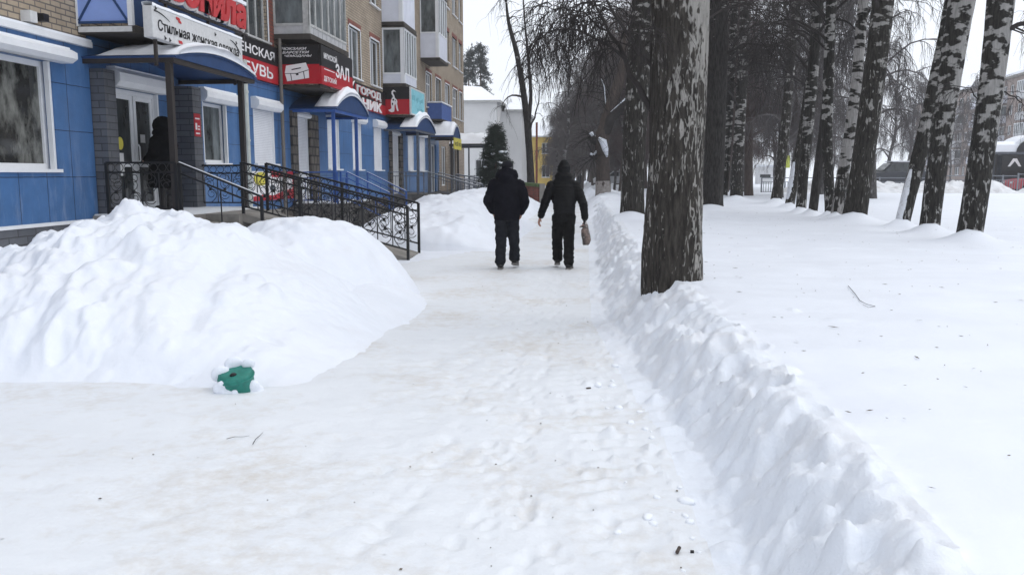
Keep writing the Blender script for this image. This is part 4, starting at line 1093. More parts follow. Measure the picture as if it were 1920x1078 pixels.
    s = thing('placard', 'small red placard with white lines on the second brick pilaster', 'sign', (-8.48, 17.4, 2.4))
    m = MB(); fp.box(m, 17.22, 17.5, 2.38, 2.86, .002, .012); obj('board', m, M['red'], s)
    m = MB(); fp.box(m, 17.26, 17.46, 2.74, 2.77, .012, .014); fp.box(m, 17.26, 17.34, 2.52, 2.66, .012, .014); fp.box(m, 17.37, 17.46, 2.58, 2.61, .012, .014); fp.box(m, 17.37, 17.46, 2.52, 2.55, .012, .014); fp.box(m, 17.27, 17.45, 2.43, 2.46, .012, .014); obj('print', m, M['lettering'], s)
    # advertising banner under the third shop window
    fn = W((FX + .06, 0, 0), (0, 1, 0), (1, 0, 0))
    s = thing('banner', 'red, yellow and white advertising banner with cleaning mops below the shuttered window', 'banner', (FX, 22.4, .9))
    m = MB(); fn.box(m, 21.0, 24.0, .88, 1.66, 0, .012); obj('sheet', m, M['lettering'], s)
    m = MB(); fn.box(m, 23.87, 24.0, .88, 1.66, .0125, .016); fn.box(m, 22.3, 23.87, 1.50, 1.66, .0125, .016)
    m.prism([fn.p(21.0, .88, .0125), fn.p(23.87, .88, .0125), fn.p(23.87, 1.16, .0125), fn.p(23.2, 1.12, .0125), fn.p(22.4, 1.0, .0125), fn.p(21.6, 1.04, .0125), fn.p(21.0, 1.0, .0125)], (0, 0, 0), (.003, 0, 0))
    obj('red_print', m, M['red'], s)
    m = MB(); m.prism([fn.p(21.55 + .5 * math.cos(a), 1.46 + .18 * math.sin(a) , .0165) for a in [k * math.pi / 8 for k in range(16)]], (0, 0, 0), (.003, 0, 0)); obj('yellow_print', m, M['yellow'], s)
    m = MB()
    for (u, v, du) in ((21.4, 1.3, .12), (21.9, 1.32, .10), (22.6, 1.28, .16), (23.1, 1.34, -.12), (23.5, 1.36, .1)):
        m.prism([fn.p(u - .02, v + .1, .0125), fn.p(u + .02, v + .1, .0125), fn.p(u + .03 + du, v - .2, .0125), fn.p(u - .03 + du, v - .2, .0125)], (0, 0, 0), (.002, 0, 0))
    m.prism([fn.p(22.35 + .22 * math.cos(a), 1.2 + .1 * math.sin(a), .0125) for a in [k * math.pi / 6 for k in range(12)]], (0, 0, 0), (.002, 0, 0))
    obj('dark_print', m, M['greyiron'], s)

def bev(m): return m
# ------------------------------------------------------------------ trees
def unit(v): return v / (np.linalg.norm(v, axis=-1, keepdims=True) + 1e-9)

def sample_paths(P, t):
    """P (N,K,3), t (N,n) in 0..1 -> points and tangents (N,n,3)"""
    N, K, _ = P.shape
    q = t * (K - 1); i = np.clip(q.astype(int), 0, K - 2); f = (q - i)[..., None]
    r = np.arange(N)[:, None]
    a = P[r, i]; b = P[r, i + 1]
    return a * (1 - f) + b * f, unit(b - a)

def grow(rng, P, R, n, t0, t1, length, lvar, spread, out_up, sag, K, r0, r1, wig=.12):
    """grow n branches from every path; spread = how far the direction leaves the parent's; sag pulls the tip down"""
    N = P.shape[0]
    t = t0 + (t1 - t0) * (np.arange(n)[None] + rng.rand(N, n)) / n
    S, T = sample_paths(P, t)
    rd = unit(rng.randn(N, n, 3))
    rd = unit(rd - (rd * T).sum(-1, keepdims=True) * T)
    D = unit(T * (1 - spread) + rd * spread + np.array([0, 0, out_up]))
    L = (length * (1 - .45 * t) if np.isscalar(length) else length[:, None] * (1 - .45 * t)) * (1 + lvar * rng.randn(N, n)).clip(.35, 1.8)
    S = S.reshape(-1, 3); D = D.reshape(-1, 3); L = L.reshape(-1)
    M_ = len(S); pts = [S]; cur = S; d = D
    for k in range(K - 1):
        d = unit(d + rng.randn(M_, 3) * wig + np.array([0, 0, -sag]) * (1 / (K - 1)) * (1 + k * .6))
        cur = cur + d * (L / (K - 1))[:, None]; pts.append(cur)
    PP = np.stack(pts, 1)
    pr = np.interp(t.ravel(), [0, 1], [1, .55])
    RR = np.linspace(1, r1 / r0, K)[None] * (r0 * pr)[:, None] * (.8 + .4 * rng.rand(M_))[:, None]
    return PP, RR

class Acc:
    def __init__(s): s.V = []; s.F = []; s.o = 0
    def add(s, P, R, n):
        v, f = tubes(P, R, n); s.V.append(v); s.F.append(f + s.o); s.o += len(v)
    def get(s): return np.concatenate(s.V), np.concatenate(s.F)

def crown(acc, rng, trunkP, trunkR, H, t0=.28, n1=20, L1=3.2, weep=1.0, dens=1.0, thick=1.0, up=.55, n2=8, n3=8, n4=3):
    P1, R1 = grow(rng, trunkP, trunkR, n1, t0, .97, L1, .25, .72, up, .7, 8, .055 * thick, .012, .10)
    acc.add(P1, R1, 5)
    P2, R2 = grow(rng, P1, R1, int(n2 * dens), .18, 1.0, 1.5, .35, .62, .05, .8 * weep, 6, .018 * thick, .006, .14)
    acc.add(P2, R2, 4)
    P3, R3 = grow(rng, P2, R2, int(n3 * dens), .1, 1.0, 1.05, .4, .55, -.25 * weep, 2.2 * weep, 6, .0075 * thick, .0035 * thick, .12)
    acc.add(P3, R3, 3)
    if n4:
        P4, R4 = grow(rng, P3, R3, n4, .1, .95, .5, .4, .5, -.2 * weep, 1.8 * weep, 4, .0048 * thick, .0028 * thick, .15)
        acc.add(P4, R4, 3)

def trunk_mesh(P, R, sides, rng, rough=.05, flare=.10):
    """smooth tapered trunk through control points with bark relief and a flared foot"""
    K = 90 if sides < 60 else 200
    P = np.array(P, float); d = np.concatenate([[0], np.cumsum(np.linalg.norm(np.diff(P, axis=0), axis=1))])
    ds = np.linspace(0, 1, K) ** 1.35 * d[-1]
    # smooth the polyline
    Q = np.stack([np.interp(ds, d, P[:, i]) for i in range(3)], 1); Rr = np.interp(ds, d, R)
    for _ in range(6):
        Q[1:-1] = .25 * Q[:-2] + .5 * Q[1:-1] + .25 * Q[2:]
    Rr = Rr * (1 + flare * np.exp(-ds / (Rr[0] * 1.5)))
    V, F = tubes(Q[None], Rr[None], sides)
    G = V.reshape(K, sides, 3); th = np.arange(sides) / sides * 2 * np.pi
    TH, DS = np.meshgrid(th, ds)
    sx = rng.rand() * 50
    cx, sy = np.cos(TH), np.sin(TH)
    nz = fbm(cx * 3 + sx, sy * 3 + DS * .9, 4) * .9 + .8 * fbm(cx * 6 + sx, sy * 6 + DS * 2.2, 3)
    if sides > 60: nz = nz * .6 + 1.1 * (billow(TH * 4 + sx + .6 * fbm(cx * 3, DS * 2, 2), DS * 1.6 + 3 * fbm(cx * 2, sy * 2 + DS, 2), 3) - .4)
    lob = np.exp(-DS / (Rr[0] * 2.2)) * .09 * np.sin(TH * 5 + sx)
    G = Q[:, None] + (G - Q[:, None]) * (1 + rough * nz + lob)[..., None]
    return G.reshape(-1, 3), F, Q, Rr

def px_trunk(pts, Y, dY=0.0, H=15.0):
    """pts: (x, y, width) up the trunk in photo pixels, all at depth Y (drifting by dY to the last); goes on to height H"""
    P = []; R = []
    n = len(pts)
    for i, (x, y, wd) in enumerate(pts):
        yy = Y + dY * i / max(1, n - 1); p = aY(x, y, yy)
        P.append(np.array(p)); R.append(wd / 2 * yy / 1575.0)
    dirn = unit(P[-1] - P[-2]); z = P[-1][2]; last = P[-1]; r = R[-1]
    steps = 6; left = H - z
    for k in range(steps):
        dirn = unit(dirn * .75 + np.array([0, 0, 1.0]) * .4)
        last = last + dirn * left / steps / max(.4, dirn[2]); P.append(last); R.append(max(.02, r * (1 - (k + 1) / steps * .93)))
    P[0] = P[0] + (P[0] - P[1]) * (.3 / np.linalg.norm(P[0] - P[1])); 
    return P, R

def px_tree(label, pts, Y, bark, dY=0.0, H=15.0, seed=0, t0=.3, n1=18, L1=3.0, group='birch trunks in the park row', sides=28, dens=.65, thick=1.0, twig='twig', limbs=None, snowside=None, name='birch_tree', rough=.05, weep=.5, mound=.22, n4=2):
    rng = np.random.RandomState(seed + 100)
    P, R = px_trunk(pts, Y, dY, H)
    base = aY(pts[0][0], pts[0][1], Y)
    t = thing(name, label, 'tree', tuple(base), group=group)
    V, F, Q, Rr = trunk_mesh(P, R, sides, rng, rough)
    npobj('trunk', V, F, M[bark], t)
    acc = Acc()
    K = 24; idx = np.linspace(0, len(Q) - 1, K).astype(int)
    TP = Q[idx][None]; 
    # even spacing along the length for limb placement
    d = np.concatenate([[0], np.cumsum(np.linalg.norm(np.diff(Q, axis=0), axis=1))]); ds = np.linspace(0, d[-1], K)
    TP = np.stack([np.interp(ds, d, Q[:, i]) for i in range(3)], 1)[None]; TR = np.interp(ds, d, Rr)[None]
    crown(acc, rng, TP, TR, H, t0=t0, n1=n1, L1=L1, dens=dens, thick=thick, weep=weep, n4=n4)
    for lb in (limbs or []):
        lp = np.array([tuple(aY(x, y, Y + dy)) for (x, y, dy) in lb[0]]); k = 10
        dd = np.concatenate([[0], np.cumsum(np.linalg.norm(np.diff(lp, axis=0), axis=1))]); q = np.linspace(0, dd[-1], k)
        LP = np.stack([np.interp(q, dd, lp[:, i]) for i in range(3)], 1)
        LP[1:-1] += rng.randn(k - 2, 3) * .012
        LR = np.linspace(lb[1], lb[2], k)
        acc.add(LP[None], LR[None], 9)
        a, b, c = lb[3]
        if a:
            P2, R2 = grow(rng, LP[None], LR[None], a, .25, 1, lb[4], .3, .6, .12, .7, 7, lb[1] * .32, .005, .13); acc.add(P2, R2, 5)
            P3, R3 = grow(rng, P2, R2, b, .1, 1, lb[4] * .55, .35, .55, .0, 1.0, 6, .0075, .0028, .15); acc.add(P3, R3, 3)
            P4, R4 = grow(rng, P3, R3, c, .1, 1, .34, .4, .55, -.1, 1.2, 5, .0035, .0016, .16); acc.add(P4, R4, 3)
    CV, CF = acc.get()
    npobj('crown', CV, CF, M[twig], t)
    if snowside:
        z0, z1, ang, wdth = snowside
        sel = [i for i in range(len(Q)) if z0 <= Q[i][2] <= z1]
        VV = []; m_ = 7
        for j, i in enumerate(sel):
            e = math.sin(math.pi * (j + .5) / len(sel)) ** .4
            for k in range(m_):
                a = ang + (k / (m_ - 1) - .5) * wdth * e * (1 + .22 * rng.randn() * (k in (0, m_ - 1)))
                bulge = .004 + .022 * math.sin(math.pi * k / (m_ - 1)) * e
                VV.append(Q[i] + (Rr[i] * 1.03 + bulge - .03 * (k in (0, m_ - 1))) * np.array([math.cos(a), math.sin(a), 0]))
        FF = [(j * m_ + k, j * m_ + k + 1, (j + 1) * m_ + k + 1, (j + 1) * m_ + k) for j in range(len(sel) - 1) for k in range(m_ - 1) if not (k in (0, m_ - 2) and rng.rand() < .45)]
        npobj('snow', np.array(VV), np.array(FF), M['crustsnow'], t)
    TREE_MOUNDS.append((base[0] - .05, base[1] - R[0] * .9, mound, R[0] * 1.7))
    return t

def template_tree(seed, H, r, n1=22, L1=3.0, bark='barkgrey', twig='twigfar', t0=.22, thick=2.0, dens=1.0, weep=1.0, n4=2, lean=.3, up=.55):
    rng = np.random.RandomState(seed)
    P = [np.array([0, 0, -.3])]; x = y = 0
    for k in range(1, 9):
        x += rng.randn() * .12 + lean * .12; y += rng.randn() * .12; P.append(np.array([x, y, H * k / 8]))
    R = [r * (1 - .93 * (k / 8) ** 1.1) for k in range(9)]
    V, F, Q, Rr = trunk_mesh(P, R, 10, rng, .05)
    tm = np_mesh('trunk', V, F); tm.materials.append(M[bark])
    d = np.concatenate([[0], np.cumsum(np.linalg.norm(np.diff(Q, axis=0), axis=1))]); ds = np.linspace(0, d[-1], 20)
    TP = np.stack([np.interp(ds, d, Q[:, i]) for i in range(3)], 1)[None]; TR = np.interp(ds, d, Rr)[None]
    acc = Acc(); crown(acc, rng, TP, TR, H, t0=t0, n1=n1, L1=L1, dens=dens, thick=thick, weep=weep, n4=n4, up=up)
    CV, CF = acc.get(); cm = np_mesh('crown', CV, CF); cm.materials.append(M[twig])
    return tm, cm

def place(tpl, label, x, y, z, rot, sc, group, name='bare_tree', cat='tree'):
    t = thing(name, label, cat, (x, y, z), rot, group); t.scale = (sc, sc, sc)
    link('trunk', tpl[0], None, t); link('crown', tpl[1], None, t)
    return t

def build_trees():
    px = px_tree
    px('thick old birch with peeling dark bark growing out of the snow bank beside the path', [(1263, 535, 108), (1262, 460, 108), (1265, 380, 103), (1268, 300, 99), (1271, 200, 102), (1273, 100, 104), (1275, 0, 104)], 8.85, 'barkA', H=17, seed=1, t0=.30, n1=16, sides=150, rough=.05, group=None,
       limbs=[(((1228, 215, 0), (1205, 175, .05), (1185, 150, .1), (1170, 110, .2), (1150, 70, .3), (1128, 35, .4), (1110, -10, .5)), .034, .010, (12, 7, 4), 1.15),
              (((1172, 112, .2), (1140, 82, .0), (1100, 62, -.1), (1060, 55, -.2), (1020, 62, -.3), (1000, 90, -.3)), .016, .004, (12, 7, 4), .75),
              (((1163, 92, .25), (1130, 50, .5), (1090, 25, .7), (1045, 15, .8), (1010, 40, .9)), .014, .004, (11, 7, 4), .75),
              (((1225, 128, 0), (1195, 90, -.2), (1165, 50, -.3), (1140, 10, -.4), (1120, -60, -.4)), .022, .008, (12, 7, 4), 1.0),
              (((1320, 40, 0), (1350, 20, .2), (1385, 12, .3), (1420, 20, .4), (1450, 50, .5)), .014, .004, (8, 6, 3), .7)], mound=.05)
    px('dark birch just behind the thick old one, its foot in the snow bank', [(1185, 412, 44), (1186, 350, 42), (1190, 250, 42), (1197, 150, 44), (1203, 60, 44), (1208, 0, 43)], 21.5, 'barkB', H=17, seed=2, t0=.28, n1=20, L1=3.6, group=None, sides=32)
    px('straight dark trunk right behind the thick old birch, widest of the inner park row', [(1333, 384, 42), (1338, 320, 38), (1342, 200, 37), (1345, 80, 38), (1346, 0, 38)], 27.0, 'barkC', H=17, seed=3, t0=.26, n1=22, L1=3.8, limbs=[(((1352, 165, 0), (1380, 130, .3), (1420, 118, .6), (1470, 128, 1), (1510, 112, 1.3)), .06, .02, (9, 8, 4), 1.6), (((1350, 110, 0), (1400, 80, -.3), (1440, 88, -.6), (1490, 70, -.9)), .05, .018, (9, 8, 4), 1.6)])
    px('slim dark birch, first to the right of the widest dark trunk', [(1356, 377, 15), (1362, 300, 14), (1368, 200, 14), (1374, 80, 13), (1378, 0, 13)], 37.5, 'barkE', H=16, seed=4, t0=.25, n1=20)
    px('birch forked low into close twin stems, second to the right of the widest dark trunk', [(1380, 377, 24), (1383, 310, 21), (1388, 220, 19), (1394, 100, 18), (1398, 0, 17)], 37.0, 'barkE', H=16, seed=5, t0=.25, n1=20)
    px('solitary dark leaning birch at the left end of the park row, yellow sign behind it', [(1455, 379, 20), (1463, 320, 18), (1472, 240, 17), (1480, 150, 16), (1488, 60, 15), (1494, 0, 15)], 33.5, 'barkB', H=16, seed=6, t0=.24, n1=20)
    px('strongly leaning birch with snow caked on its lower trunk, left of the pale blotched one', [(1480, 389, 17), (1488, 340, 16), (1500, 270, 14), (1512, 190, 13), (1524, 80, 12), (1530, 0, 12)], 29.5, 'barkB', H=15, seed=7, t0=.26, n1=16, snowside=(.7, 2.0, math.radians(215), 1.9))
    px('black and white blotched birch between the snow caked one and the dark slanting one', [(1501, 399, 18), (1506, 330, 18), (1514, 250, 19), (1521, 170, 20), (1528, 90, 19), (1534, 0, 18)], 25.8, 'barkE', H=15, seed=8, t0=.28, n1=18)
    px('slanting dark thin birch crossing behind the spotted ones, bare at its foot', [(1523, 404, 16), (1531, 340, 16), (1541, 270, 16), (1550, 190, 15), (1556, 100, 14), (1562, 0, 13)], 24.4, 'barkC', H=15, seed=9, t0=.3, n1=16)
    px('upright spotted birch directly left of the palest birch, sharing its snow mound', [(1556, 405, 17), (1554, 340, 18), (1550, 250, 19), (1553, 160, 19), (1556, 60, 18), (1559, 0, 18)], 23.4, 'barkD', H=15, seed=10, t0=.3, n1=16)
    px('palest birch of the row, white with thin dark bands, next to the broad dark trunk', [(1567, 409, 20), (1578, 340, 21), (1590, 270, 20), (1602, 190, 19), (1611, 100, 18), (1619, 0, 18)], 22.5, 'barkF', H=15, seed=11, t0=.3, n1=16)
    px('broad dark trunk with a pale streak, right of the palest birch', [(1601, 415, 42), (1611, 350, 40), (1624, 260, 38), (1636, 170, 38), (1648, 80, 37), (1656, 0, 37)], 21.2, 'barkB', H=17, seed=12, t0=.28, n1=18, L1=3.4, sides=32)
    px('leaning birch with a white snow covered foot, slanting behind the tall spotted birch', [(1690, 425, 25), (1706, 360, 25), (1722, 300, 26), (1742, 220, 27), (1760, 140, 28), (1777, 60, 28), (1788, 0, 28)], 19.4, 'barkE', dY=.6, H=15, seed=13, t0=.5, n1=10, dens=.7, sides=32, snowside=(.1, 1.7, math.radians(215), 1.5))
    px('tall boldly spotted birch, second from the right edge', [(1742, 435, 34), (1751, 360, 33), (1762, 280, 34), (1773, 200, 36), (1786, 110, 39), (1797, 40, 42), (1804, 0, 44)], 17.3, 'barkD', H=15, seed=14, t0=.52, n1=10, dens=.7, sides=36)
    px('boldly spotted birch nearest the right edge with a bent side branch', [(1816, 449, 42), (1826, 390, 42), (1838, 310, 42), (1850, 230, 41), (1860, 150, 40), (1870, 70, 42), (1877, 0, 44)], 15.4, 'barkD', H=15, seed=15, t0=.52, n1=10, dens=.7, sides=40,
       limbs=[(((1874, 72, 0), (1888, 56, -.1), (1905, 48, -.2), (1930, 42, -.3), (1965, 30, -.5)), .055, .02, (9, 6, 3), 1.3), (((1850, 205, 0), (1815, 165, .1), (1790, 160, .2), (1762, 168, .3)), .014, .005, (5, 4, 2), .5), (((1858, 168, 0), (1885, 175, 0), (1905, 185, 0), (1930, 205, -.1)), .016, .006, (5, 4, 2), .5)])
    # the pollarded old tree further down the path
    rng = np.random.RandomState(55); Y = 46.0
    P, R = px_trunk([(1131, 360, 26), (1130, 310, 26), (1128, 260, 27), (1140, 220, 24), (1152, 180, 22), (1163, 145, 18)], Y, 0, 9.2)
    base = aY(1131, 360, Y); t = thing('pollarded_tree', 'stout pollarded tree with a whitewashed foot and snow on its stubs, right of the path', 'tree', tuple(base))
    V, F, Q, Rr = trunk_mesh(P, R, 26, rng, .08); npobj('trunk', V, F, M['barkbrown'], t)
    sel = [i for i in range(len(Q)) if Q[i][2] < base[2] + .65]; V, F = tubes(Q[sel][None], (Rr[sel] * 1.06)[None], 24); npobj('whitewash', V, F, M['whitewash'], t)
    acc = Acc(); snow = MB()
    for pts, r0, r1 in ((((1128, 262, 0), (1145, 222, -.2), (1165, 203, -.4), (1184, 184, -.5)), .33, .20), (((1126, 270, 0), (1112, 262, -.1), (1108, 255, -.2)), .24, .2), (((1134, 240, 0), (1136, 200, .2), (1133, 165, .3), (1128, 150, .4)), .10, .05), (((1122, 285, 0), (1113, 296, -.3), (1108, 292, -.5)), .2, .12)):
        LP = np.array([tuple(aY(x, y, Y + dy)) for x, y, dy in pts]); acc.add(LP[None], np.linspace(r0, r1, len(LP))[None], 10)
        n = len(LP); snow.tube([LP[i] + np.array([0, -.06, np.linspace(r0, r1, n)[i] * .75]) for i in range(n)], list(np.linspace(r0 * .35, r1 * .6, n)), 8)
        P2, R2 = grow(rng, LP[None], np.linspace(r0, r1, len(LP))[None], 14, .3, 1, 2.0, .3, .75, .1, .3, 6, .035, .012, .14); acc.add(P2, R2, 4)
        P3, R3 = grow(rng, P2, R2, 6, .1, 1, 1.0, .3, .6, .1, .4, 5, .013, .006, .14); acc.add(P3, R3, 3)
    V, F = acc.get(); npobj('crown', V, F, M['twig'], t)
    c = aY(1131, 268, Y - .5); snow.tube([c + Vector((-.25, 0, .25)), c + Vector((0, -.05, .05)), c + Vector((.12, 0, -.35)), c + Vector((.22, .05, -.75))], [.08, .2, .17, .05], 9)
    obj('snow', snow, M['snow'], t, smooth=True)
    # thin two-stemmed tree left of the path
    px('slender two stemmed bare tree before the yellow house, left of the path', [(996, 350, 15), (993, 290, 13), (988, 220, 13), (978, 150, 11), (968, 95, 9), (955, 50, 7)], 48.0, 'barkC', H=12.5, seed=21, t0=.42, n1=8, L1=2.0, dens=.5, n4=0, name='bare_tree', group=None, sides=14, weep=.4, thick=1.4,
       limbs=[(((990, 235, 0), (996, 190, .3), (993, 130, .5), (985, 60, .7), (980, -20, 1)), .12, .03, (6, 4, 2), 1.6), (((991, 250, 0), (1003, 220, -.2), (1010, 190, -.4), (1012, 160, -.6)), .06, .02, (5, 3, 2), 1.2)])
    # crooked far trees left of the path
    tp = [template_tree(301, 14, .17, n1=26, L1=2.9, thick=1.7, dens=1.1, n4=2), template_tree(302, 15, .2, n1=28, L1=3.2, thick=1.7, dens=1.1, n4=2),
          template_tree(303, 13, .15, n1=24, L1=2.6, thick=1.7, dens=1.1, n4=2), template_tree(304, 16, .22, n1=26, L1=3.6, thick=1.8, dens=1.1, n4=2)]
    tr = [template_tree(401, 14, .2, n1=34, L1=3.2, thick=1.9, dens=1.2, n4=3, bark='barkbrown', twig='twigred', t0=.16, weep=.55), template_tree(402, 15, .24, n1=34, L1=3.5, thick=1.9, dens=1.2, n4=3, bark='barkbrown', twig='twigred', t0=.16, weep=.55)]
    rg = random.Random(12)
    # the avenue closing the view ahead, right of the path and where it bends
    for k in range(46):
        xp = 1030 + 172 * ((k * .618) % 1); Y = rg.uniform(88, 165) if xp < 1120 else rg.uniform(66, 150)
        top = np.interp(xp, [1030, 1060, 1100, 1150, 1205], [255, 225, 150, 95, 40]); z = CZ + (327 - top) * Y / 1575
        p = aY(xp, 327, Y)
        place(tr[k % 2] if k % 3 else tp[k % 4], 'bare grey brown tree of the dense avenue closing the view ahead', p.x, Y, .1, rg.uniform(0, 6.28), z / 14.5 * rg.uniform(.9, 1.1), 'bare trees of the avenue ahead')
    for i, y in enumerate([46, 57, 68, 80, 93, 108]):
        for side, x in ((0, 4.2 + .012 * y), (1, 7.4 + .02 * y)):
            place(tr[(i + side) % 2], 'bare brown tree in the rows behind the widest dark trunk', x + rg.uniform(-.5, .5), y + rg.uniform(-2, 2), .35, rg.uniform(0, 6.28), rg.uniform(.85, 1.12), 'bare trees in rows behind the inner park row')
    for i, y in enumerate([62, 72, 84, 97, 112, 128]):
        place(tp[i % 4], 'bare grey tree lining the left side of the path far ahead', -2.5 - .012 * y + rg.uniform(-.4, .4), y, .2, rg.uniform(0, 6.28), rg.uniform(.42, .55), 'bare trees along the left of the far path')
    place(tp[1], 'pale birch standing straight ahead, behind the hooded man', aY(1053, 345, 60)[0], 60, .1, 1.0, .8, None, name='birch_tree')
    # the wood behind the park rows
    spots = []
    for row, yy in enumerate([41, 48, 66, 74, 84, 95, 108]):
        n = 7 + row
        for j in range(n):
            x = 9.5 + row * .6 + (yy * .50) * (j + rg.uniform(-.35, .35)) / n
            if yy > 60 and yy < 72 and x > 30: continue
            spots.append((x, yy + rg.uniform(-2.5, 2.5)))
    for j, (x, y) in enumerate(spots):
        if 51.5 < y < 61: continue
        if y < 52 and x > 14: continue
        if x / y > .36: continue                  # the view to the flats stays open there
        if y > 60 and rg.random() < .35: continue
        place(tp[j % 4], 'bare grey tree in the wood behind the park birches', x, y, .2, rg.uniform(0, 6.28), rg.uniform(.75, 1.1), 'bare trees of the wood behind the park')
    for x, y, s in ((38, 88, .75), (46, 92, .7), (53, 100, .7), (42, 104, .8), (34, 78, .7), (60, 112, .7), (49, 84, .5)):
        place(tp[rg.randrange(4)], 'bare tree before the far panel block of flats', x, y, .1, rg.uniform(0, 6.28), s, 'bare trees before the far flats')
    # conifers showing over the white house roof
    conif = conifer_mesh(71, 15, .26, 3.2, .3, 'pine', bare=.25)
    for (xp, yb, Y, s, lb) in ((880, 300, 112, 1.22, 'left one of two tall thin pines behind the white house roof'), (902, 300, 116, 1.30, 'right one of two tall thin pines behind the white house roof')):
        p = aY(xp, 327, Y); place(conif, lb, p[0], Y, 0, rg.uniform(0, 6), s, None, name='pine_tree')
    # dark young spruce with snow clumps near the men
    sp = conifer_mesh(72, 4.8, .13, 1.5, .0, 'needle', dens=3.6)
    p = aZ(930, 352, .2); Y = 40.0; p = aY(930, 350, Y)
    t = place(sp, 'dark bushy spruce with clumps of snow, beyond the grey ramp rail', p[0], Y, .1, 1.0, .80, None, name='spruce_tree')
    rs = np.random.RandomState(3); m = MB()
    for k in range(34):
        a = rs.rand() * 6.28; z = .8 + rs.rand() * 3.2; r = 1.45 * (1 - z / 5.2) * (.75 + .3 * rs.rand())
        c = Vector((r * math.cos(a), r * math.sin(a), z)); q = .05 + .10 * rs.rand()
        vs = [(c.x + q * 1.5 * math.cos(u) * math.cos(v), c.y + q * 1.5 * math.sin(u) * math.cos(v), c.z + q * .7 * math.sin(v) - .15 * q * math.cos(v)) for v in (-1.2, -.5, .2, .9) for u in [i * 1.0472 for i in range(6)]]
        m.add(vs, [(j * 6 + i, j * 6 + (i + 1) % 6, (j + 1) * 6 + (i + 1) % 6, (j + 1) * 6 + i) for j in range(3) for i in range(6)] + [tuple(18 + i for i in range(6))])
    obj('snow', m, M['roofsnow'], t, local=True, smooth=True)

def conifer_mesh(seed, H, r, L, t0, mat, bare=0.0, dens=1.0):
    rng = np.random.RandomState(seed)
    P = np.stack([np.zeros(12), np.zeros(12), np.linspace(-.2, H, 12)], 1); P[:, 0] += rng.randn(12) * .02 * H / 10
    R = np.linspace(r, .015, 12)
    V, F = tubes(P[None], R[None], 9); tm = np_mesh('trunk', V, F); tm.materials.append(M['barkbrown'])
    acc = Acc(); n = int(75 * dens)
    hz = bare * H + (H * .98 - bare * H) * np.sort(rng.rand(n)); a = rng.rand(n) * 6.283
    ln = L * (1 - (hz / H)) ** .8 * (.6 + .6 * rng.rand(n)) * (1 if bare == 0 else .85) + .15
    D = np.stack([np.cos(a), np.sin(a), .15 + 0 * a], 1)
    K = 6; pts = []
    for k in range(K):
        s = k / (K - 1); q = np.stack([0 * a, 0 * a, hz], 1) + D * (ln * s)[:, None]; q[:, 2] -= ln * .35 * s ** 2; pts.append(q)
    PP = np.stack(pts, 1); acc.add(PP, np.linspace(.02, .006, K)[None] * np.ones((n, 1)) * (1 + r * 3), 4)
    P2, R2 = grow(rng, PP, None, 16 if bare == 0 else 10, .15, 1, .5 * L / 1.5 if bare == 0 else .8, .3, .6, -.1, .3, 4, .008, .004, .1); acc.add(P2, R2, 3)
    # needles: flat little blades
    m2 = 14 if bare == 0 else 10
    t = rng.rand(len(P2), m2); S, T = sample_paths(P2, t); S = S.reshape(-1, 3); T = T.reshape(-1, 3)
    rd = unit(rng.randn(len(S), 3)); rd = unit(rd - (rd * T).sum(1, keepdims=True) * T * .6); l = (.07 if bare == 0 else .22) * (.7 + .6 * rng.rand(len(S)))[:, None]
    sd = np.cross(rd, unit(rng.randn(len(S), 3))); sd = unit(sd) * l * .16
    V4 = np.stack([S - sd, S + sd, S + rd * l + sd * .4, S + rd * l - sd * .4], 1).reshape(-1, 3)
    F4 = np.arange(len(V4)).reshape(-1, 4)
    acc.V.append(V4); acc.F.append(F4 + acc.o); acc.o += len(V4)
    V, F = acc.get(); cm = np_mesh('crown', V, F); cm.materials.append(M[mat])
    return tm, cm
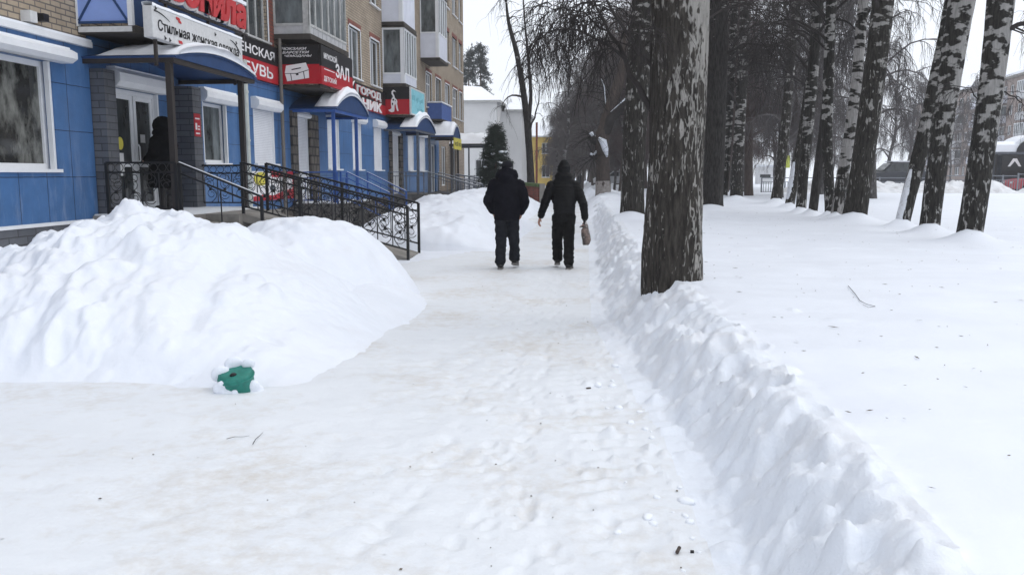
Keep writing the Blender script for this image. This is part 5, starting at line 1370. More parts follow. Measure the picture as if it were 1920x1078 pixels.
# ------------------------------------------------------------------ far houses, street, cars
def build_far():
    # white two-storey house with a snow roof behind the end of the brick house
    x0 = aY(850, 320, 76)[0]; x1 = aY(932, 320, 76)[0]; x2 = aY(978, 320, 79)[0]
    h = thing('white_house', 'white plastered house with a snow covered hipped roof beyond the brick house', 'house', ((x0 + x2) / 2, 80, 0))
    fr = W((x0 - 4, 76, 0), (1, 0, 0), (0, -1, 0)); L = x1 - x0 + 4
    wins = [(L - 2.0, L - .9, 1.3, 2.9), (L - 4.6, L - 3.5, 1.3, 2.9), (L - 4.6, L - 3.5, 4.6, 6.0)]
    m = MB(); fr.wall(m, 0, L, -.3, 8.0, wins, .2); m.add([(x1, 76, -.3), (x1, 92, -.3), (x1, 92, 8.0), (x1, 76, 8.0)], [(0, 1, 2, 3)]); obj('wall', m, M['plaster'], h)
    m = MB(); m.box(x1 + .003, x2, 79, 92, -.3, 7.4); obj('wall', m, M['plaster'], h)
    fr2 = W((x1, 79, 0), (1, 0, 0), (0, -1, 0))
    for wn in wins: window(h, fr, *wn, depth=.18)
    m = MB(); fr2.box(m, .35, 1.2, 1.3, 2.8, .0, .03); obj('window', m, M['glass'], h)
    m = MB(); fr.box(m, L - 3.0, L - 1.8, 4.75, 5.0, .0, .06); obj('plaque', m, M['signwhite'], h)
    m = MB(); m.box(x0 - 4.3, x1 + .35, 75.7, 92, 8.0, 8.18); m.box(x1 + .36, x2 + .3, 78.7, 92, 7.4, 7.56); obj('eaves', m, M['greyframe'], h)
    m = MB(); a, b = x0 - 4.3, x1 + .3
    m.add([(a, 75.75, 8.185), (b, 75.75, 8.185), (b, 92, 8.185), (a, 92, 8.185), (a + 3, 84, 10.4), (b - 2.8, 84, 10.2)], [(0, 1, 5, 4), (1, 2, 5), (2, 3, 4, 5), (3, 0, 4), (3, 2, 1, 0)])
    m.add([(x1 + .37, 78.75, 7.565), (x2 + .28, 78.75, 7.565), (x2 + .28, 92, 7.565), (x1 + .37, 92, 7.565), (x1 + .37, 85, 9.2), (x2 - 1.6, 85, 8.8)], [(0, 1, 5, 4), (1, 2, 5), (2, 3, 4, 5), (3, 0, 4), (3, 2, 1, 0)])
    obj('roof', m, M['roofsnow'], h)
    # yellow house
    x0 = aY(972, 320, 104)[0]
    h = thing('yellow_house', 'small ochre yellow house with a snowy roof seen between bare trunks', 'house', (x0 + 2.2, 108, 0))
    fr = W((x0, 104, 0), (1, 0, 0), (0, -1, 0)); wn = [(2.9, 3.9, 1.2, 2.7), (2.9, 3.9, 4.1, 5.4)]
    m = MB(); fr.wall(m, 0, 4.6, -.2, 6.1, wn, .2); m.add([(x0 + 4.6, 104, -.2), (x0 + 4.6, 114, -.2), (x0 + 4.6, 114, 6.1), (x0 + 4.6, 104, 6.1)], [(0, 1, 2, 3)]); m.box(x0, x0 + .05, 104.1, 114, -.2, 6.1); obj('wall', m, M['yplaster'], h)
    for q in wn: window(h, fr, *q, depth=.16)
    m = MB(); m.box(x0 - .3, x0 + 4.9, 103.7, 114, 6.1, 6.25); obj('eaves', m, M['signwhite'], h)
    m = MB(); m.add([(x0 - .3, 103.7, 6.255), (x0 + 4.9, 103.7, 6.255), (x0 + 4.9, 114, 6.255), (x0 - .3, 114, 6.255), (x0 + .6, 109, 7.9), (x0 + 3.9, 109, 7.9)], [(0, 1, 5, 4), (1, 2, 5), (2, 3, 4, 5), (3, 0, 4)]); obj('roof', m, M['roofsnow'], h)
    # low red wall with a green cap, left of the path
    a = aY(958, 338, 44); b = aY(1012, 348, 41.5)
    t = thing('low_wall', 'low brick red wall with a green capping and a pale end pillar, behind the men', 'wall', ((a.x + b.x) / 2, 43, 0))
    m = MB(); m.bar((a.x, 44, .55), (b.x, 41.5, .45), .18, 1.0); obj('panel', m, M['brickred'], t)
    m = MB(); m.bar((a.x, 44, 1.14), (b.x, 41.5, 1.04), .26, .16); obj('capping', m, pm('green_capping', (.10, .15, .055), var=.35, scale=6), t)
    m = MB(); m.box(b.x, b.x + .26, 41.3, 41.6, -.1, 1.12); obj('pillar', m, M['concrete'], t)
    # thin rust-brown pole
    p = aY(1006, 345, 56); t = aY(1006, 230, 56)
    m = MB(); m.tube([(p.x, 56, 0), (p.x, 56, t.z)], .07, 8); m.tube([(p.x, 56, 0), (p.x, 56, .3)], .1, 8); tag(obj('pole', m, M['brickred'], origin=(p.x, 56, 0)), 'thin rust brown pole left of the hooded man', 'pole')
    # cross street: carriageway, fence, ridge
    m = MB(); m.add([(8, 66, .215), (170, 66, .215), (170, 78, .215), (8, 78, .215)], [(0, 1, 2, 3)]); tag(obj('road', m, M['dirtysnow']), kind='structure')
    def fence(label, xa, xb_, Y, zt, zb):
        t = thing('street_fence', label, 'fence', ((xa + xb_) / 2, Y, .25), group='grey street fence sections')
        m = MB(); m.box(xa, xb_, Y - .03, Y + .03, zt - .06, zt); m.box(xa, xb_, Y - .025, Y + .025, zt - .34, zt - .30); m.box(xa, xb_, Y - .025, Y + .025, .3, .34); obj('rail', m, M['greyfence'], t)
        m = MB(); x = xa
        while x < xb_ - .1: m.box(x - .045, x + .045, Y - .04, Y + .04, .1, zt + .04); x += 2.05
        obj('posts', m, M['greyfence'], t)
        m = MB(); x = xa + .15
        while x < xb_: m.box(x - .018, x + .018, Y - .015, Y + .015, .34, zt - .34); x += .17
        obj('bars', m, M['greyfence'], t)
    fence('grey street fence before the dark parked car', 24.2, 29.2, 61.5, 1.50, .2)
    fence('grey street fence behind the leftmost park birches', 12, 24.1, 62, 1.35, .2)
    fence('grey street fence in front of the bus shelter', 29.3, 47, 61.5, 1.62, .2)
    # bus shelter with a barrel roof
    X0 = aY(1862, 320, 66)[0]; X1 = X0 + 7.0
    s = thing('bus_shelter', 'dark bus shelter with a thick snow roof and a white chevron emblem behind the fence', 'bus shelter', ((X0 + X1) / 2, 67, .22))
    m = MB(); m.box(X0 + .1, X1 - .1, 68.2, 68.3, .2, 3.0); m.box(X0 + .1, X0 + .2, 66.2, 68.2, .2, 3.0); m.box(X1 - .2, X1 - .1, 66.2, 68.2, .2, 3.0); obj('wall', m, M['greyiron'], s)
    for x in (X0 + .15, X0 + 2.0, X0 + 3.9, X1 - .15):
        m = MB(); m.box(x - .06, x + .06, 65.9, 66.02, .2, 3.05); obj('post', m, M['iron'], s)
    m = MB(); m.box(X0, X1, 65.8, 68.4, 3.05, 3.22); obj('roof', m, M['greyiron'], s)
    m = MB(); cx = X0 + 3.1; g = [(cx + 1.6 * math.cos(math.pi * i / 14), 65.75, 3.225 + 1.05 * math.sin(math.pi * i / 14)) for i in range(15)]
    m.prism(g, (0, 0, 0), (0, .25, 0)); obj('gable', m, M['black'], s)
    m = MB(); m.prism([(X0, 65.9, 3.225), (X0, 65.95, 3.75), (X0, 66.3, 4.0), (X0, 67.9, 4.05), (X0, 68.4, 3.225)], (-.02, 0, 0), (1.7, 0, 0)); 
    m.prism([(x * .999 + .001 * cx, 66.02, z) for x, y, z in [(cx + 1.95 * math.cos(math.pi * i / 14), 0, 3.226 + 1.3 * math.sin(math.pi * i / 14)) for i in range(15)]], (0, 0, 0), (0, 2.3, 0)); obj('snow', m, M['roofsnow'], s)
    m = MB(); ex = aY(1902, 320, 65.8)[0]; E = lambda u, v: (ex + u * .8, 65.86, 2.3 + v * .8)
    m.box(ex - .9, ex + .9, 65.86, 65.9, 1.5, 3.0); obj('board', m, M['black'], s)
    m = MB(); m.prism([(ex + u * .95, 65.855, 2.15 + v * .95) for u, v in ((-.5, 0), (-.32, 0), (0, .42), (.32, 0), (.5, 0), (.14, .62), (-.14, .62))], (0, 0, 0), (0, -.02, 0)); obj('emblem', m, M['lettering'], s)
    # parked dark car seen from its side
    car('parked_car', 'dark car with snow on its roof parked behind the street fence', aY(1672, 330, 66)[0], 66, .45, math.radians(4), M['carpaint'], True).scale = (1.0, 1.1, 1.2)
    car('parked_car', 'pale car half hidden by the snow ridge, left of the dark birch trunk', aY(1152, 335, 95)[0], 95, .25, math.radians(8), M['carpale'], False)
    car('parked_car', 'red car cut off by the right edge, before the bus shelter', aY(1932, 330, 63.5)[0] + .9, 63.9, .2, math.radians(2), M['carred'], False)
    # yellow crossing sign and white boards beyond
    p = aY(1472, 330, 64); t = thing('road_sign', 'small yellow green road sign on a grey post behind the solitary leaning birch', 'road sign', (p.x, 64, .2))
    m = MB(); m.tube([(p.x, 64, .2), (p.x, 64, 2.9)], .04, 8); obj('post', m, M['greyfence'], t)
    m = MB(); m.box(p.x - .3, p.x + .3, 63.94, 63.96, 2.05, 2.95); obj('board', m, M['signyellow'], t)
    for (xx, yy, lb) in ((1435, 318, 'small white kiosk glimpsed through the far wood'),):
        p = aY(xx, 330, 118); t = thing('kiosk', lb, 'kiosk', (p.x, 119, 0))
        m = MB(); m.box(p.x - 1.0, p.x + 1.0, 118, 120, -.1, 2.6); obj('wall', m, M['plaster'], t)
        m = MB(); m.box(p.x - .7, p.x + .7, 117.96, 118, 1.15, 1.55); obj('window', m, M['glass'], t)
        m = MB(); m.box(p.x - 1.15, p.x + 1.15, 117.8, 120.1, 2.61, 2.85); obj('snow', m, M['roofsnow'], t)
    # panel block on the far side of the street: an end wall and a long front turned to the park
    A = Vector((82, 122, 0)); B = Vector((78, 205, 0))
    def block(label, A, B, H, floors, nwin, mat):
        A = Vector(A); B = Vector(B); U = (B - A).normalized(); N = Vector((-abs(U.y), U.x * (1 if U.y > 0 else -1), 0)).normalized()
        # front normal: towards the camera
        if N.dot(-A) < 0: N = -N
        u = Vector((0, 0, 1)).cross(N); org = A if (B - A).dot(u) > 0 else B
        fr = W(org, u, N); L = (B - A).length
        t = thing('block_of_flats', label, 'building', tuple((A + B) / 2))
        fh = H / floors; st = L / nwin; wins = []; bal = []
        for f in range(floors):
            for i in range(nwin):
                w_ = 1.5 if i % 3 else 2.6
                wins.append((st * (i + .5) - w_ / 2, st * (i + .5) + w_ / 2, fh * f + 1.1 + .3, fh * f + 2.55 + .3))
                if i % 3 == 0 and f > 0: bal.append((st * (i + .5) - 1.7, st * (i + .5) + 1.7, fh * f + .3))
        m = MB(); fr.wall(m, 0, L, -.3, H + .8, wins, .25)
        bk = [fr.p(0, -.3, 0), fr.p(0, -.3, -11), fr.p(L, -.3, -11), fr.p(L, -.3, 0)]
        m.prism(bk, (0, 0, 0), (0, 0, .001)); 
        for i in range(3): m.add([bk[i], bk[i + 1], bk[i + 1] + Vector((0, 0, H + 1.1)), bk[i] + Vector((0, 0, H + 1.1))], [(0, 1, 2, 3)])
        obj('wall', m, mat, t)
        m = MB()
        for q in wins: fr.box(m, q[0], q[1], q[2], q[3], -.24, -.2)
        o = obj('windows', m, M['glass'], t); tag(o, kind='stuff') if len(wins) > 100 else None
        m = MB()
        for q in wins:
            fr.frame(m, q[0] + .01, q[1] - .01, q[2] + .01, q[3] - .01, .09, -.2, -.12); fr.box(m, (q[0] + q[1]) / 2 - .05, (q[0] + q[1]) / 2 + .05, q[2] + .1, q[3] - .1, -.19, -.13)
        o = obj('window_frames', m, M['white'], t); tag(o, kind='stuff') if len(wins) > 100 else None
        for k, (a, b, z) in enumerate(bal):
            m = MB(); fr.box(m, a, b, z, z + 1.1, .003, 1.1); bo = obj('balcony', m, M['whitepanel'] if k % 3 else M['greypanel'], t)
            if k % 2:
                m = MB(); fr.box(m, a + .06, b - .06, z + 1.1, z + 2.5, .05, 1.04); obj('glazing', m, M['glasspale'], bo)
                m = MB()
                for i in range(6): fr.box(m, a + (b - a) * i / 5 - .05, a + (b - a) * i / 5 + .05, z + 1.1, z + 2.5, 1.0, 1.08)
                fr.box(m, a, b, z + 2.5, z + 2.6, .0, 1.12); obj('frame', m, M['white'], bo)
        m = MB(); fr.box(m, -.4, L + .4, H + .8, H + 1.1, -11.4, .5); obj('roof', m, M['concrete'], t)
        m = MB(); fr.box(m, -.3, L + .3, H + 1.103, H + 1.5, -11.3, .4); obj('snow', m, M['roofsnow'], t)
    block('long five storey panel block with balconies behind the street at the right', (60, 105, 0), (68, 190, 0), 15.2, 5, 26, M['farwall'])

def car(name, label, x, y, z, rot, paint, snow):
    t = thing(name, label, 'car', (x, y, z), rot)
    prof = [(-2.25, .35), (-2.3, .75), (-2.15, .98), (-1.55, 1.05), (-.95, 1.10), (-.30, 1.62), (.1, 1.70), (1.6, 1.68), (2.05, 1.15), (2.25, 1.05), (2.3, .45), (2.2, .32)]
    m = MB(); n = len(prof)
    vs = []
    for (yy, sh) in ((-.86, .0), (-.78, .0), (.78, .0), (.86, 0)):
        k = 1 if abs(yy) < .8 else .0
        for (px_, pz) in prof:
            inset = (.10 if pz > 1.2 else 0) * (1 if abs(yy) > .8 else 1)
            vs.append((px_ * (.995 if not k else 1), (abs(yy) - inset * (1 if abs(yy) > .8 else 1.2)) * (1 if yy > 0 else -1), pz - (.0 if k else .02)))
    fs = [(r * n + i, r * n + (i + 1) % n, (r + 1) * n + (i + 1) % n, (r + 1) * n + i) for r in range(3) for i in range(n)] + [tuple(range(n))[::-1], tuple(range(3 * n, 4 * n))]
    m.add(vs, fs); o = obj('body', m, paint, t, local=True); bevel(o, .03)
    m = MB()
    for s in (-1, 1):
        for q in ([(-.82, 1.12), (-.28, 1.56), (.35, 1.60), (.35, 1.12)], [(.42, 1.12), (.42, 1.60), (1.5, 1.58), (1.85, 1.14)]):
            m.prism([(a, s * .765 if b > 1.3 else s * .80, b) for a, b in q], (0, 0, 0), (0, s * .06, 0))
    m.prism([(-.98, -.66, 1.12), (-.98, .66, 1.12), (-.36, .6, 1.6), (-.36, -.6, 1.6)], (0, 0, 0), (-.03, 0, .03)); m.prism([(2.06, -.66, 1.17), (2.06, .66, 1.17), (1.70, .6, 1.6), (1.70, -.6, 1.6)], (0, 0, 0), (.03, 0, .03))
    obj('windows', m, M['glass'], t, local=True)
    for px_ in (-1.4, 1.4):
        for s in (-1, 1):
            m = MB(); m.tube([(px_, s * .68, .33), (px_, s * .90, .33)], .33, 18); wl = obj('wheel', m, M['boot'], t, local=True)
            m = MB(); m.tube([(px_, s * .895, .33), (px_, s * .915, .33)], .2, 12); obj('rim', m, M['greyiron'], wl, local=True)
    for s in (-1, 1):
        m = MB(); m.box(-2.33, -2.15, s * .55 - .17, s * .55 + .17, .72, .86); obj('headlight', m, M['signwhite'], t, local=True)
    if snow:
        m = MB(); m.box(-.3, 1.6, -.62, .62, 1.705, 1.76); obj('snow', m, M['roofsnow'], t, local=True)
    return t

M['greyfence'] = pm('grey_fence', (.20, .21, .23), rough=.6, var=.2)
M['carpaint'] = pm('car_dark', (.045, .047, .056), rough=.3, var=.1)
M['carpale'] = pm('car_pale', (.45, .46, .48), rough=.4, var=.1)
M['carred'] = pm('car_red', (.40, .05, .06), rough=.4, var=.1)
M['signyellow'] = pm('sign_yellow_green', (.60, .66, .12), rough=.5, var=.05)
# ------------------------------------------------------------------ people
def ring_loft(secs, n=20):
    """secs: (cx, cy, z, rx, ry) stacked; closed ends"""
    V = []; F = []
    for (cx, cy, z, rx, ry) in secs:
        for i in range(n):
            a = 2 * math.pi * i / n; V.append((cx + rx * math.cos(a), cy + ry * math.sin(a), z))
    for r in range(len(secs) - 1):
        for i in range(n): F.append((r * n + i, r * n + (i + 1) % n, (r + 1) * n + (i + 1) % n, (r + 1) * n + i))
    F.append(tuple(range(n))[::-1]); F.append(tuple((len(secs) - 1) * n + i for i in range(n)))
    return V, F

def capsule(mb, pts, rr, n=14):
    """tapered limb with rounded ends, as closed tube for the voxel fuse"""
    P = [Vector(p) for p in pts]
    a = P[0] - (P[1] - P[0]).normalized() * rr[0] * .6; b = P[-1] + (P[-1] - P[-2]).normalized() * rr[-1] * .6
    mb.tube([a] + P + [b], [rr[0] * .55] + list(rr) + [rr[-1] * .55], n)

def ell(mb, c, r, n=12):
    V = []; F = []; k = n // 2
    for j in range(1, k):
        ph = math.pi * j / k
        for i in range(n):
            a = 2 * math.pi * i / n; V.append((c[0] + r[0] * math.sin(ph) * math.cos(a), c[1] + r[1] * math.sin(ph) * math.sin(a), c[2] + r[2] * math.cos(ph)))
    t = len(V); V += [(c[0], c[1], c[2] + r[2]), (c[0], c[1], c[2] - r[2])]
    for j in range(k - 2):
        for i in range(n): F.append((j * n + i, (j + 1) * n + i, (j + 1) * n + (i + 1) % n, j * n + (i + 1) % n))
    for i in range(n): F.append((t, i, (i + 1) % n)); F.append((t + 1, (k - 2) * n + (i + 1) % n, (k - 2) * n + i))
    mb.add(V, F)

def fuse(name, mb, mat, parent, voxel=.012, smooth=4, wr=None):
    """fuse overlapping closed shapes into one continuous surface; wr(V)->scalar offset along normals for cloth folds"""
    o = obj(name, mb, mat, parent, local=True)
    m = o.modifiers.new('r', 'REMESH'); m.mode = 'VOXEL'; m.voxel_size = voxel; m.use_smooth_shade = True
    s = o.modifiers.new('s', 'SMOOTH'); s.factor = .5; s.iterations = smooth
    bake(o)
    me = o.data
    if wr is not None:
        n = len(me.vertices); c = np.empty(n * 3); me.vertices.foreach_get('co', c); c = c.reshape(-1, 3); nr = np.empty(n * 3); me.vertices.foreach_get('normal', nr); nr = nr.reshape(-1, 3)
        c = c + nr * wr(c)[:, None]; me.vertices.foreach_set('co', c.ravel()); me.update()
    me.polygons.foreach_set('use_smooth', np.ones(len(me.polygons), bool))
    if len(me.materials) == 0: me.materials.append(mat)
    return o

def hand(mb, wrist, direction, side, palm_n, curl=.5, s=1.0):
    """palm plus five bent fingers; direction = fingers, side = towards the thumb, palm_n = out of the palm"""
    w_, d, t, p = Vector(wrist), Vector(direction).normalized(), Vector(side).normalized(), Vector(palm_n).normalized()
    c = w_ + d * .05 * s
    for k in (-1.5, -.5, .5, 1.5): capsule(mb, [w_ + t * .012 * k * s, w_ + d * .085 * s + t * .019 * k * s], [.016 * s, .014 * s], 8)
    for k, ln in ((1.5, .068), (.5, .078), (-.5, .073), (-1.5, .056)):
        b = w_ + d * .09 * s + t * .0195 * k * s; q = b; dd = d.copy(); pts = [b]
        for i in range(3):
            dd = (dd * math.cos(curl) + p * math.sin(curl)).normalized(); q = q + dd * ln / 3 * s; pts.append(q)
        capsule(mb, pts, [.0095 * s, .009 * s, .0085 * s, .0075 * s], 8)
    b = w_ + d * .025 * s + t * .03 * s; e = b + (d * .7 + t * .6 + p * .2) * .035 * s; f = e + (d * .9 + p * .5) * .032 * s
    capsule(mb, [b, e, f], [.013 * s, .011 * s, .009 * s], 8)

def face(mb, c, fwd):
    """nose, brow, lips and ears on a head at c looking along +y*fwd"""
    x, y, z = c
    ell(mb, (x, y + fwd * .105, z - .015), (.016, .022, .026), 8); ell(mb, (x, y + fwd * .088, z + .03), (.055, .02, .012), 8)
    ell(mb, (x, y + fwd * .09, z - .065), (.026, .016, .009), 8); ell(mb, (x, y + fwd * .082, z - .095), (.03, .02, .018), 8)
    for s in (-1, 1): ell(mb, (x + s * .078, y - fwd * .005, z - .01), (.012, .024, .034), 8); ell(mb, (x + s * .032, y + fwd * .09, z + .008), (.013, .008, .009), 8)

def boot(parent, ankle, toe_dir, pitch=0.0, L=.29, sole=True):
    """boot with upper, toe and a lighter sole; ankle at given point; pitch lifts the heel"""
    A = Vector(ankle); f = Vector(toe_dir).normalized(); z = Vector((0, 0, 1))
    fw = (f * math.cos(pitch) - z * math.sin(pitch)); up = (z * math.cos(pitch) + f * math.sin(pitch))
    S = A - up * .095
    mb = MB(); capsule(mb, [A + up * .10, A + up * .03, A - up * .04], [.058, .056, .058], 12)
    capsule(mb, [S + up * .045 - fw * .055, S + up * .045 + fw * .05, S + up * .038 + fw * .14, S + up * .034 + fw * .19], [.046, .05, .05, .038], 12)
    o = fuse('boot', mb, M['boot'], parent, .011, 3)
    sb = MB(); sd = fw.cross(up)
    out = [(-.105, .03), (-.06, .042), (0, .04), (.08, .048), (.16, .048), (.215, .03), (.235, 0)]
    poly = [S + fw * a + sd * b for a, b in out] + [S + fw * a - sd * b for a, b in out[:-1][::-1]]
    sb.prism(poly, -up * .012, up * .014); obj('sole', sb, M['sole'], o, local=True)
    return o

def folds(kx, kz, amp, seed, band=0.0, bf=0.0):
    def f(c):
        r = amp * fbm(c[:, 0] * kx + seed + c[:, 1] * 3, c[:, 2] * kz + c[:, 1] * 4, 3)
        if band: r = r + band * np.abs(np.sin(c[:, 2] * bf + .8 * fbm(c[:, 0] * 3, c[:, 1] * 3 + seed, 2))) - band * .5
        return r
    return f

def walker(root, sc, hips, feet, shoulders, arms, lean, jacket_mat, trouser_mat, jacket_bottom, hood, quilt, chest=(.215, .145), hem=(.225, .16), hands=None, cap=False):
    """local frame: x right, y forward (away from the camera), z up; figure 1.78 m"""
    hipz = .93
    # ---- body: one continuous skin surface under the clothes
    b = MB(); hd = Vector((lean[0], lean[1] + .02, 1.63))
    V, F = ring_loft([(0, 0, .86, .13, .09), (0, 0, .98, .155, .105), (0, .0, 1.15, .14, .10), (lean[0] * .5, lean[1] * .5, 1.32, .17, .11), (lean[0] * .8, lean[1] * .8, 1.44, .15, .09), (lean[0], lean[1], 1.50, .06, .06), (lean[0], lean[1], 1.57, .055, .058)]); b.add(V, F)
    ell(b, hd, (.076, .095, .118), 16); face(b, hd, 1)
    for s, (kn, an) in zip((-1, 1), feet): capsule(b, [(s * .09, 0, .9), kn, an], [.085, .055, .04])
    for s, (el, wr) in zip((-1, 1), arms): capsule(b, [(s * .18 + lean[0], lean[1], 1.42), el, wr], [.05, .04, .028])
    for s, hk in zip((-1, 1), hands): hand(b, *hk)
    fuse('body', b, M['skin'], root, .0065, 2)
    # ---- trousers
    t = MB(); V, F = ring_loft([(0, 0, .80, .165, .115), (0, 0, .90, .178, .125), (0, 0, 1.02, .17, .115)]); t.add(V, F)
    for s, (kn, an) in zip((-1, 1), feet):
        kn = Vector(kn); an = Vector(an); hp = Vector((s * .088, 0, .88)); d = (an - kn)
        capsule(t, [hp, hp.lerp(kn, .5), kn, kn + d * .35, kn + d * .75, an + Vector((0, 0, -.005))], [.112, .106, .094, .089, .087, .090], 16)
    fuse('trousers', t, M[trouser_mat], root, .012, 3, folds(8, 13, .020, 3.0 + sc, .002, 34))
    # ---- jacket with sleeves
    j = MB(); lx, ly = lean; jb = jacket_bottom
    secs = [(0, 0, jb, hem[0] * .94, hem[1] * .92), (0, 0, jb + .03, hem[0], hem[1]), (0, 0, jb + .16, hem[0] * 1.0, hem[1] * 1.0), (lx * .3, ly * .3, 1.12, chest[0] * 1.0, chest[1] * 1.04), (lx * .6, ly * .6, 1.28, chest[0] * 1.02, chest[1] * 1.04), (lx * .8, ly * .8, 1.39, chest[0] * .98, chest[1] * .96), (lx * .9, ly * .9, 1.46, chest[0] * .78, chest[1] * .8), (lx, ly, 1.515, .11, .10)]
    V, F = ring_loft(secs, 24); j.add(V, F)
    for s, (el, wr) in zip((-1, 1), arms):
        sh = Vector((s * shoulders + lx, ly, 1.415)); el = Vector(el); wr = Vector(wr)
        capsule(j, [sh, sh.lerp(el, .45), el, el.lerp(wr, .5), wr], [.086, .084, .074, .068, .057], 16)
    if hood == 'down':
        for a in range(-4, 5): 
            q = a / 4; ell(j, (lx + .118 * math.sin(q * 1.5), ly - .085 * math.cos(q * 1.5) + .01, 1.565 - .03 * abs(q)), (.075, .065, .095), 10)
        ell(j, (lx, ly - .10, 1.47), (.13, .07, .10), 12)
    else:
        ell(j, (hd.x, hd.y - .015, 1.655), (.118, .132, .15), 16); ell(j, (hd.x, hd.y - .035, 1.755), (.075, .085, .07), 12); ell(j, (lx, ly - .03, 1.53), (.16, .12, .10), 14); ell(j, (lx, ly - .02, 1.45), (.2, .125, .075), 14)
    fuse('jacket', j, M[jacket_mat], root, .0125, 3, quilt)
    if cap:
        c = MB(); ell(c, (hd.x, hd.y - .005, 1.685), (.098, .118, .085), 16); ell(c, (hd.x, hd.y + .10, 1.665), (.075, .075, .014), 12)
        co_ = fuse('cap', c, M['capmat'], root, .009, 3)
        e = MB(); capsule(e, [(hd.x + .085, hd.y - .03, 1.66), (hd.x + .075, hd.y - .07, 1.645), (hd.x + .03, hd.y - .10, 1.64)], [.016, .018, .014], 8); fuse('ear_flap', e, M['capgrey'], co_, .006, 2)

def build_people():
    # man in the cap, hands in pockets, left
    p = thing('person', 'man in a black hooded jacket and cap walking away with hands in his pockets', 'person', (-1.46, 13.95, 0.0))
    p.scale = (1.02, 1.02, 1.02)
    feet = [((-.095, .02, .50), (-.10, -.10, .105)), ((.105, .10, .50), (.115, .16, .15))]
    arms = [((-.315, -.05, 1.10), (-.235, .08, .93)), ((.315, -.05, 1.10), (.235, .08, .93))]
    hands = [((-.225, .09, .92), (.35, .5, -.75), (.8, .2, .5), (.5, -.6, -.2), .3), ((.225, .09, .92), (-.35, .5, -.75), (-.8, .2, .5), (-.5, -.6, -.2), .3)]
    walker(p, 1, None, feet, .205, arms, (0.0, .02), 'clothnavy', 'trouser', .80, 'down', folds(6, 9, .016, 1.0), chest=(.235, .16), hem=(.215, .165), hands=hands, cap=True)
    boot(p, (-.10, -.10, .105), (-.05, 1, 0), 0); boot(p, (.115, .16, .15), (.12, 1, 0), .18)
    # hooded man with the bag, right
    q = thing('person', 'hooded man in a dark quilted jacket walking away with a bag in his right hand', 'person', (-.50, 14.05, 0.0))
    q.scale = (1.0, 1.0, 1.0)
    feet = [((-.12, .12, .50), (-.115, .22, .145)), ((.08, .03, .50), (.085, -.10, .105))]
    arms = [((-.325, .05, 1.12), (-.405, .14, .87)), ((.315, -.02, 1.10), (.345, .05, .85))]
    hands = [((-.415, .15, .85), (-.25, .15, -1), (.3, 1, .1), (1, -.3, -.2), .35), ((.345, .05, .835), (.02, .02, -1), (-.2, 1, 0), (-1, -.1, 0), .95)]
    walker(q, 2, None, feet, .195, arms, (-.015, .07), 'quilt', 'trouser2', .915, 'up', folds(6, 10, .010, 5.0, .005, 58), chest=(.205, .145), hem=(.185, .14), hands=hands)
    boot(q, (-.115, .22, .145), (-.1, 1, 0), .15); boot(q, (.085, -.10, .105), (.2, 1, 0), 0)
    # glove on the bag hand
    g = MB(); hand(g, *hands[1][:4], hands[1][4], 1.22); capsule(g, [(.345, .05, .86), (.346, .05, .82)], [.05, .045]); fuse('glove', g, M['boot'], q, .008, 2)
    # the carrier bag he holds
    bx, by = -.50 + .345, 14.05 + .05
    t = thing('carrier_bag', 'brown and grey patterned carrier bag in the hooded man\'s right hand', 'bag', (bx + .02, by, .40))
    V = []; n = 20; secs = [(.0, .34, .055, .13), (.03, .355, .07, .155), (.12, .40, .075, .17), (.24, .50, .07, .17), (.30, .58, .05, .16), (.345, .66, .025, .15)]
    m = MB(); rows = [(.00, .36, .05, .10), (.02, .365, .062, .14), (.08, 0, .074, .165), (.16, 0, .078, .17), (.25, 0, .066, .165), (.31, 0, .042, .155), (.345, 0, .02, .145)]
    for (z, _, rx, ry) in rows:
        for i in range(n):
            a = 2 * math.pi * i / n; c_, s_ = math.cos(a), math.sin(a); e = .6
            V.append((math.copysign(abs(c_) ** e, c_) * rx + .015 * math.sin(z * 20), math.copysign(abs(s_) ** e, s_) * ry, z))
    F = [(r * n + i, r * n + (i + 1) % n, (r + 1) * n + (i + 1) % n, (r + 1) * n + i) for r in range(len(rows) - 1) for i in range(n)] + [tuple(range(n))[::-1], tuple((len(rows) - 1) * n + i for i in range(n))]
    m.add(V, F); o = obj('body', m, M['bag'], t, local=True, smooth=True)
    m = MB()
    for s in (-1, 1): m.tube([(.012 * s, -.06, .34), (.0, -.025, .41), (-.01, 0, .455), (.0, .025, .41), (.012 * s, .06, .34)], .006, 5)
    obj('handle', m, M['baghandle'], t, local=True)
    # person in a long dark coat at the shop door
    r = thing('person', 'figure in a long black hooded fur coat facing the shop door on the porch', 'person', (-8.52, 15.95, .87), math.radians(88)); r.scale = (1.15, 1.2, 1.06)
    b = MB(); V, F = ring_loft([(0, 0, .55, .12, .09), (0, 0, .95, .155, .11), (0, 0, 1.3, .16, .11), (0, 0, 1.42, .06, .06), (0, 0, 1.5, .05, .05)]); b.add(V, F); ell(b, (0, .01, 1.56), (.072, .09, .112), 14); face(b, (0, .01, 1.56), 1)
    for s in (-1, 1): capsule(b, [(s * .08, 0, .75), (s * .085, .02, .45), (s * .085, 0, .09)], [.08, .055, .045]); capsule(b, [(s * .17, 0, 1.32), (s * .24, .03, 1.05), (s * .19, .16, .92)], [.05, .04, .03]); hand(b, (s * .18, .18, .91), (-s * .3, .9, -.2), (0, .2, 1), (-s, .2, 0), .5)
    fuse('body', b, M['skin'], r, .008, 2)
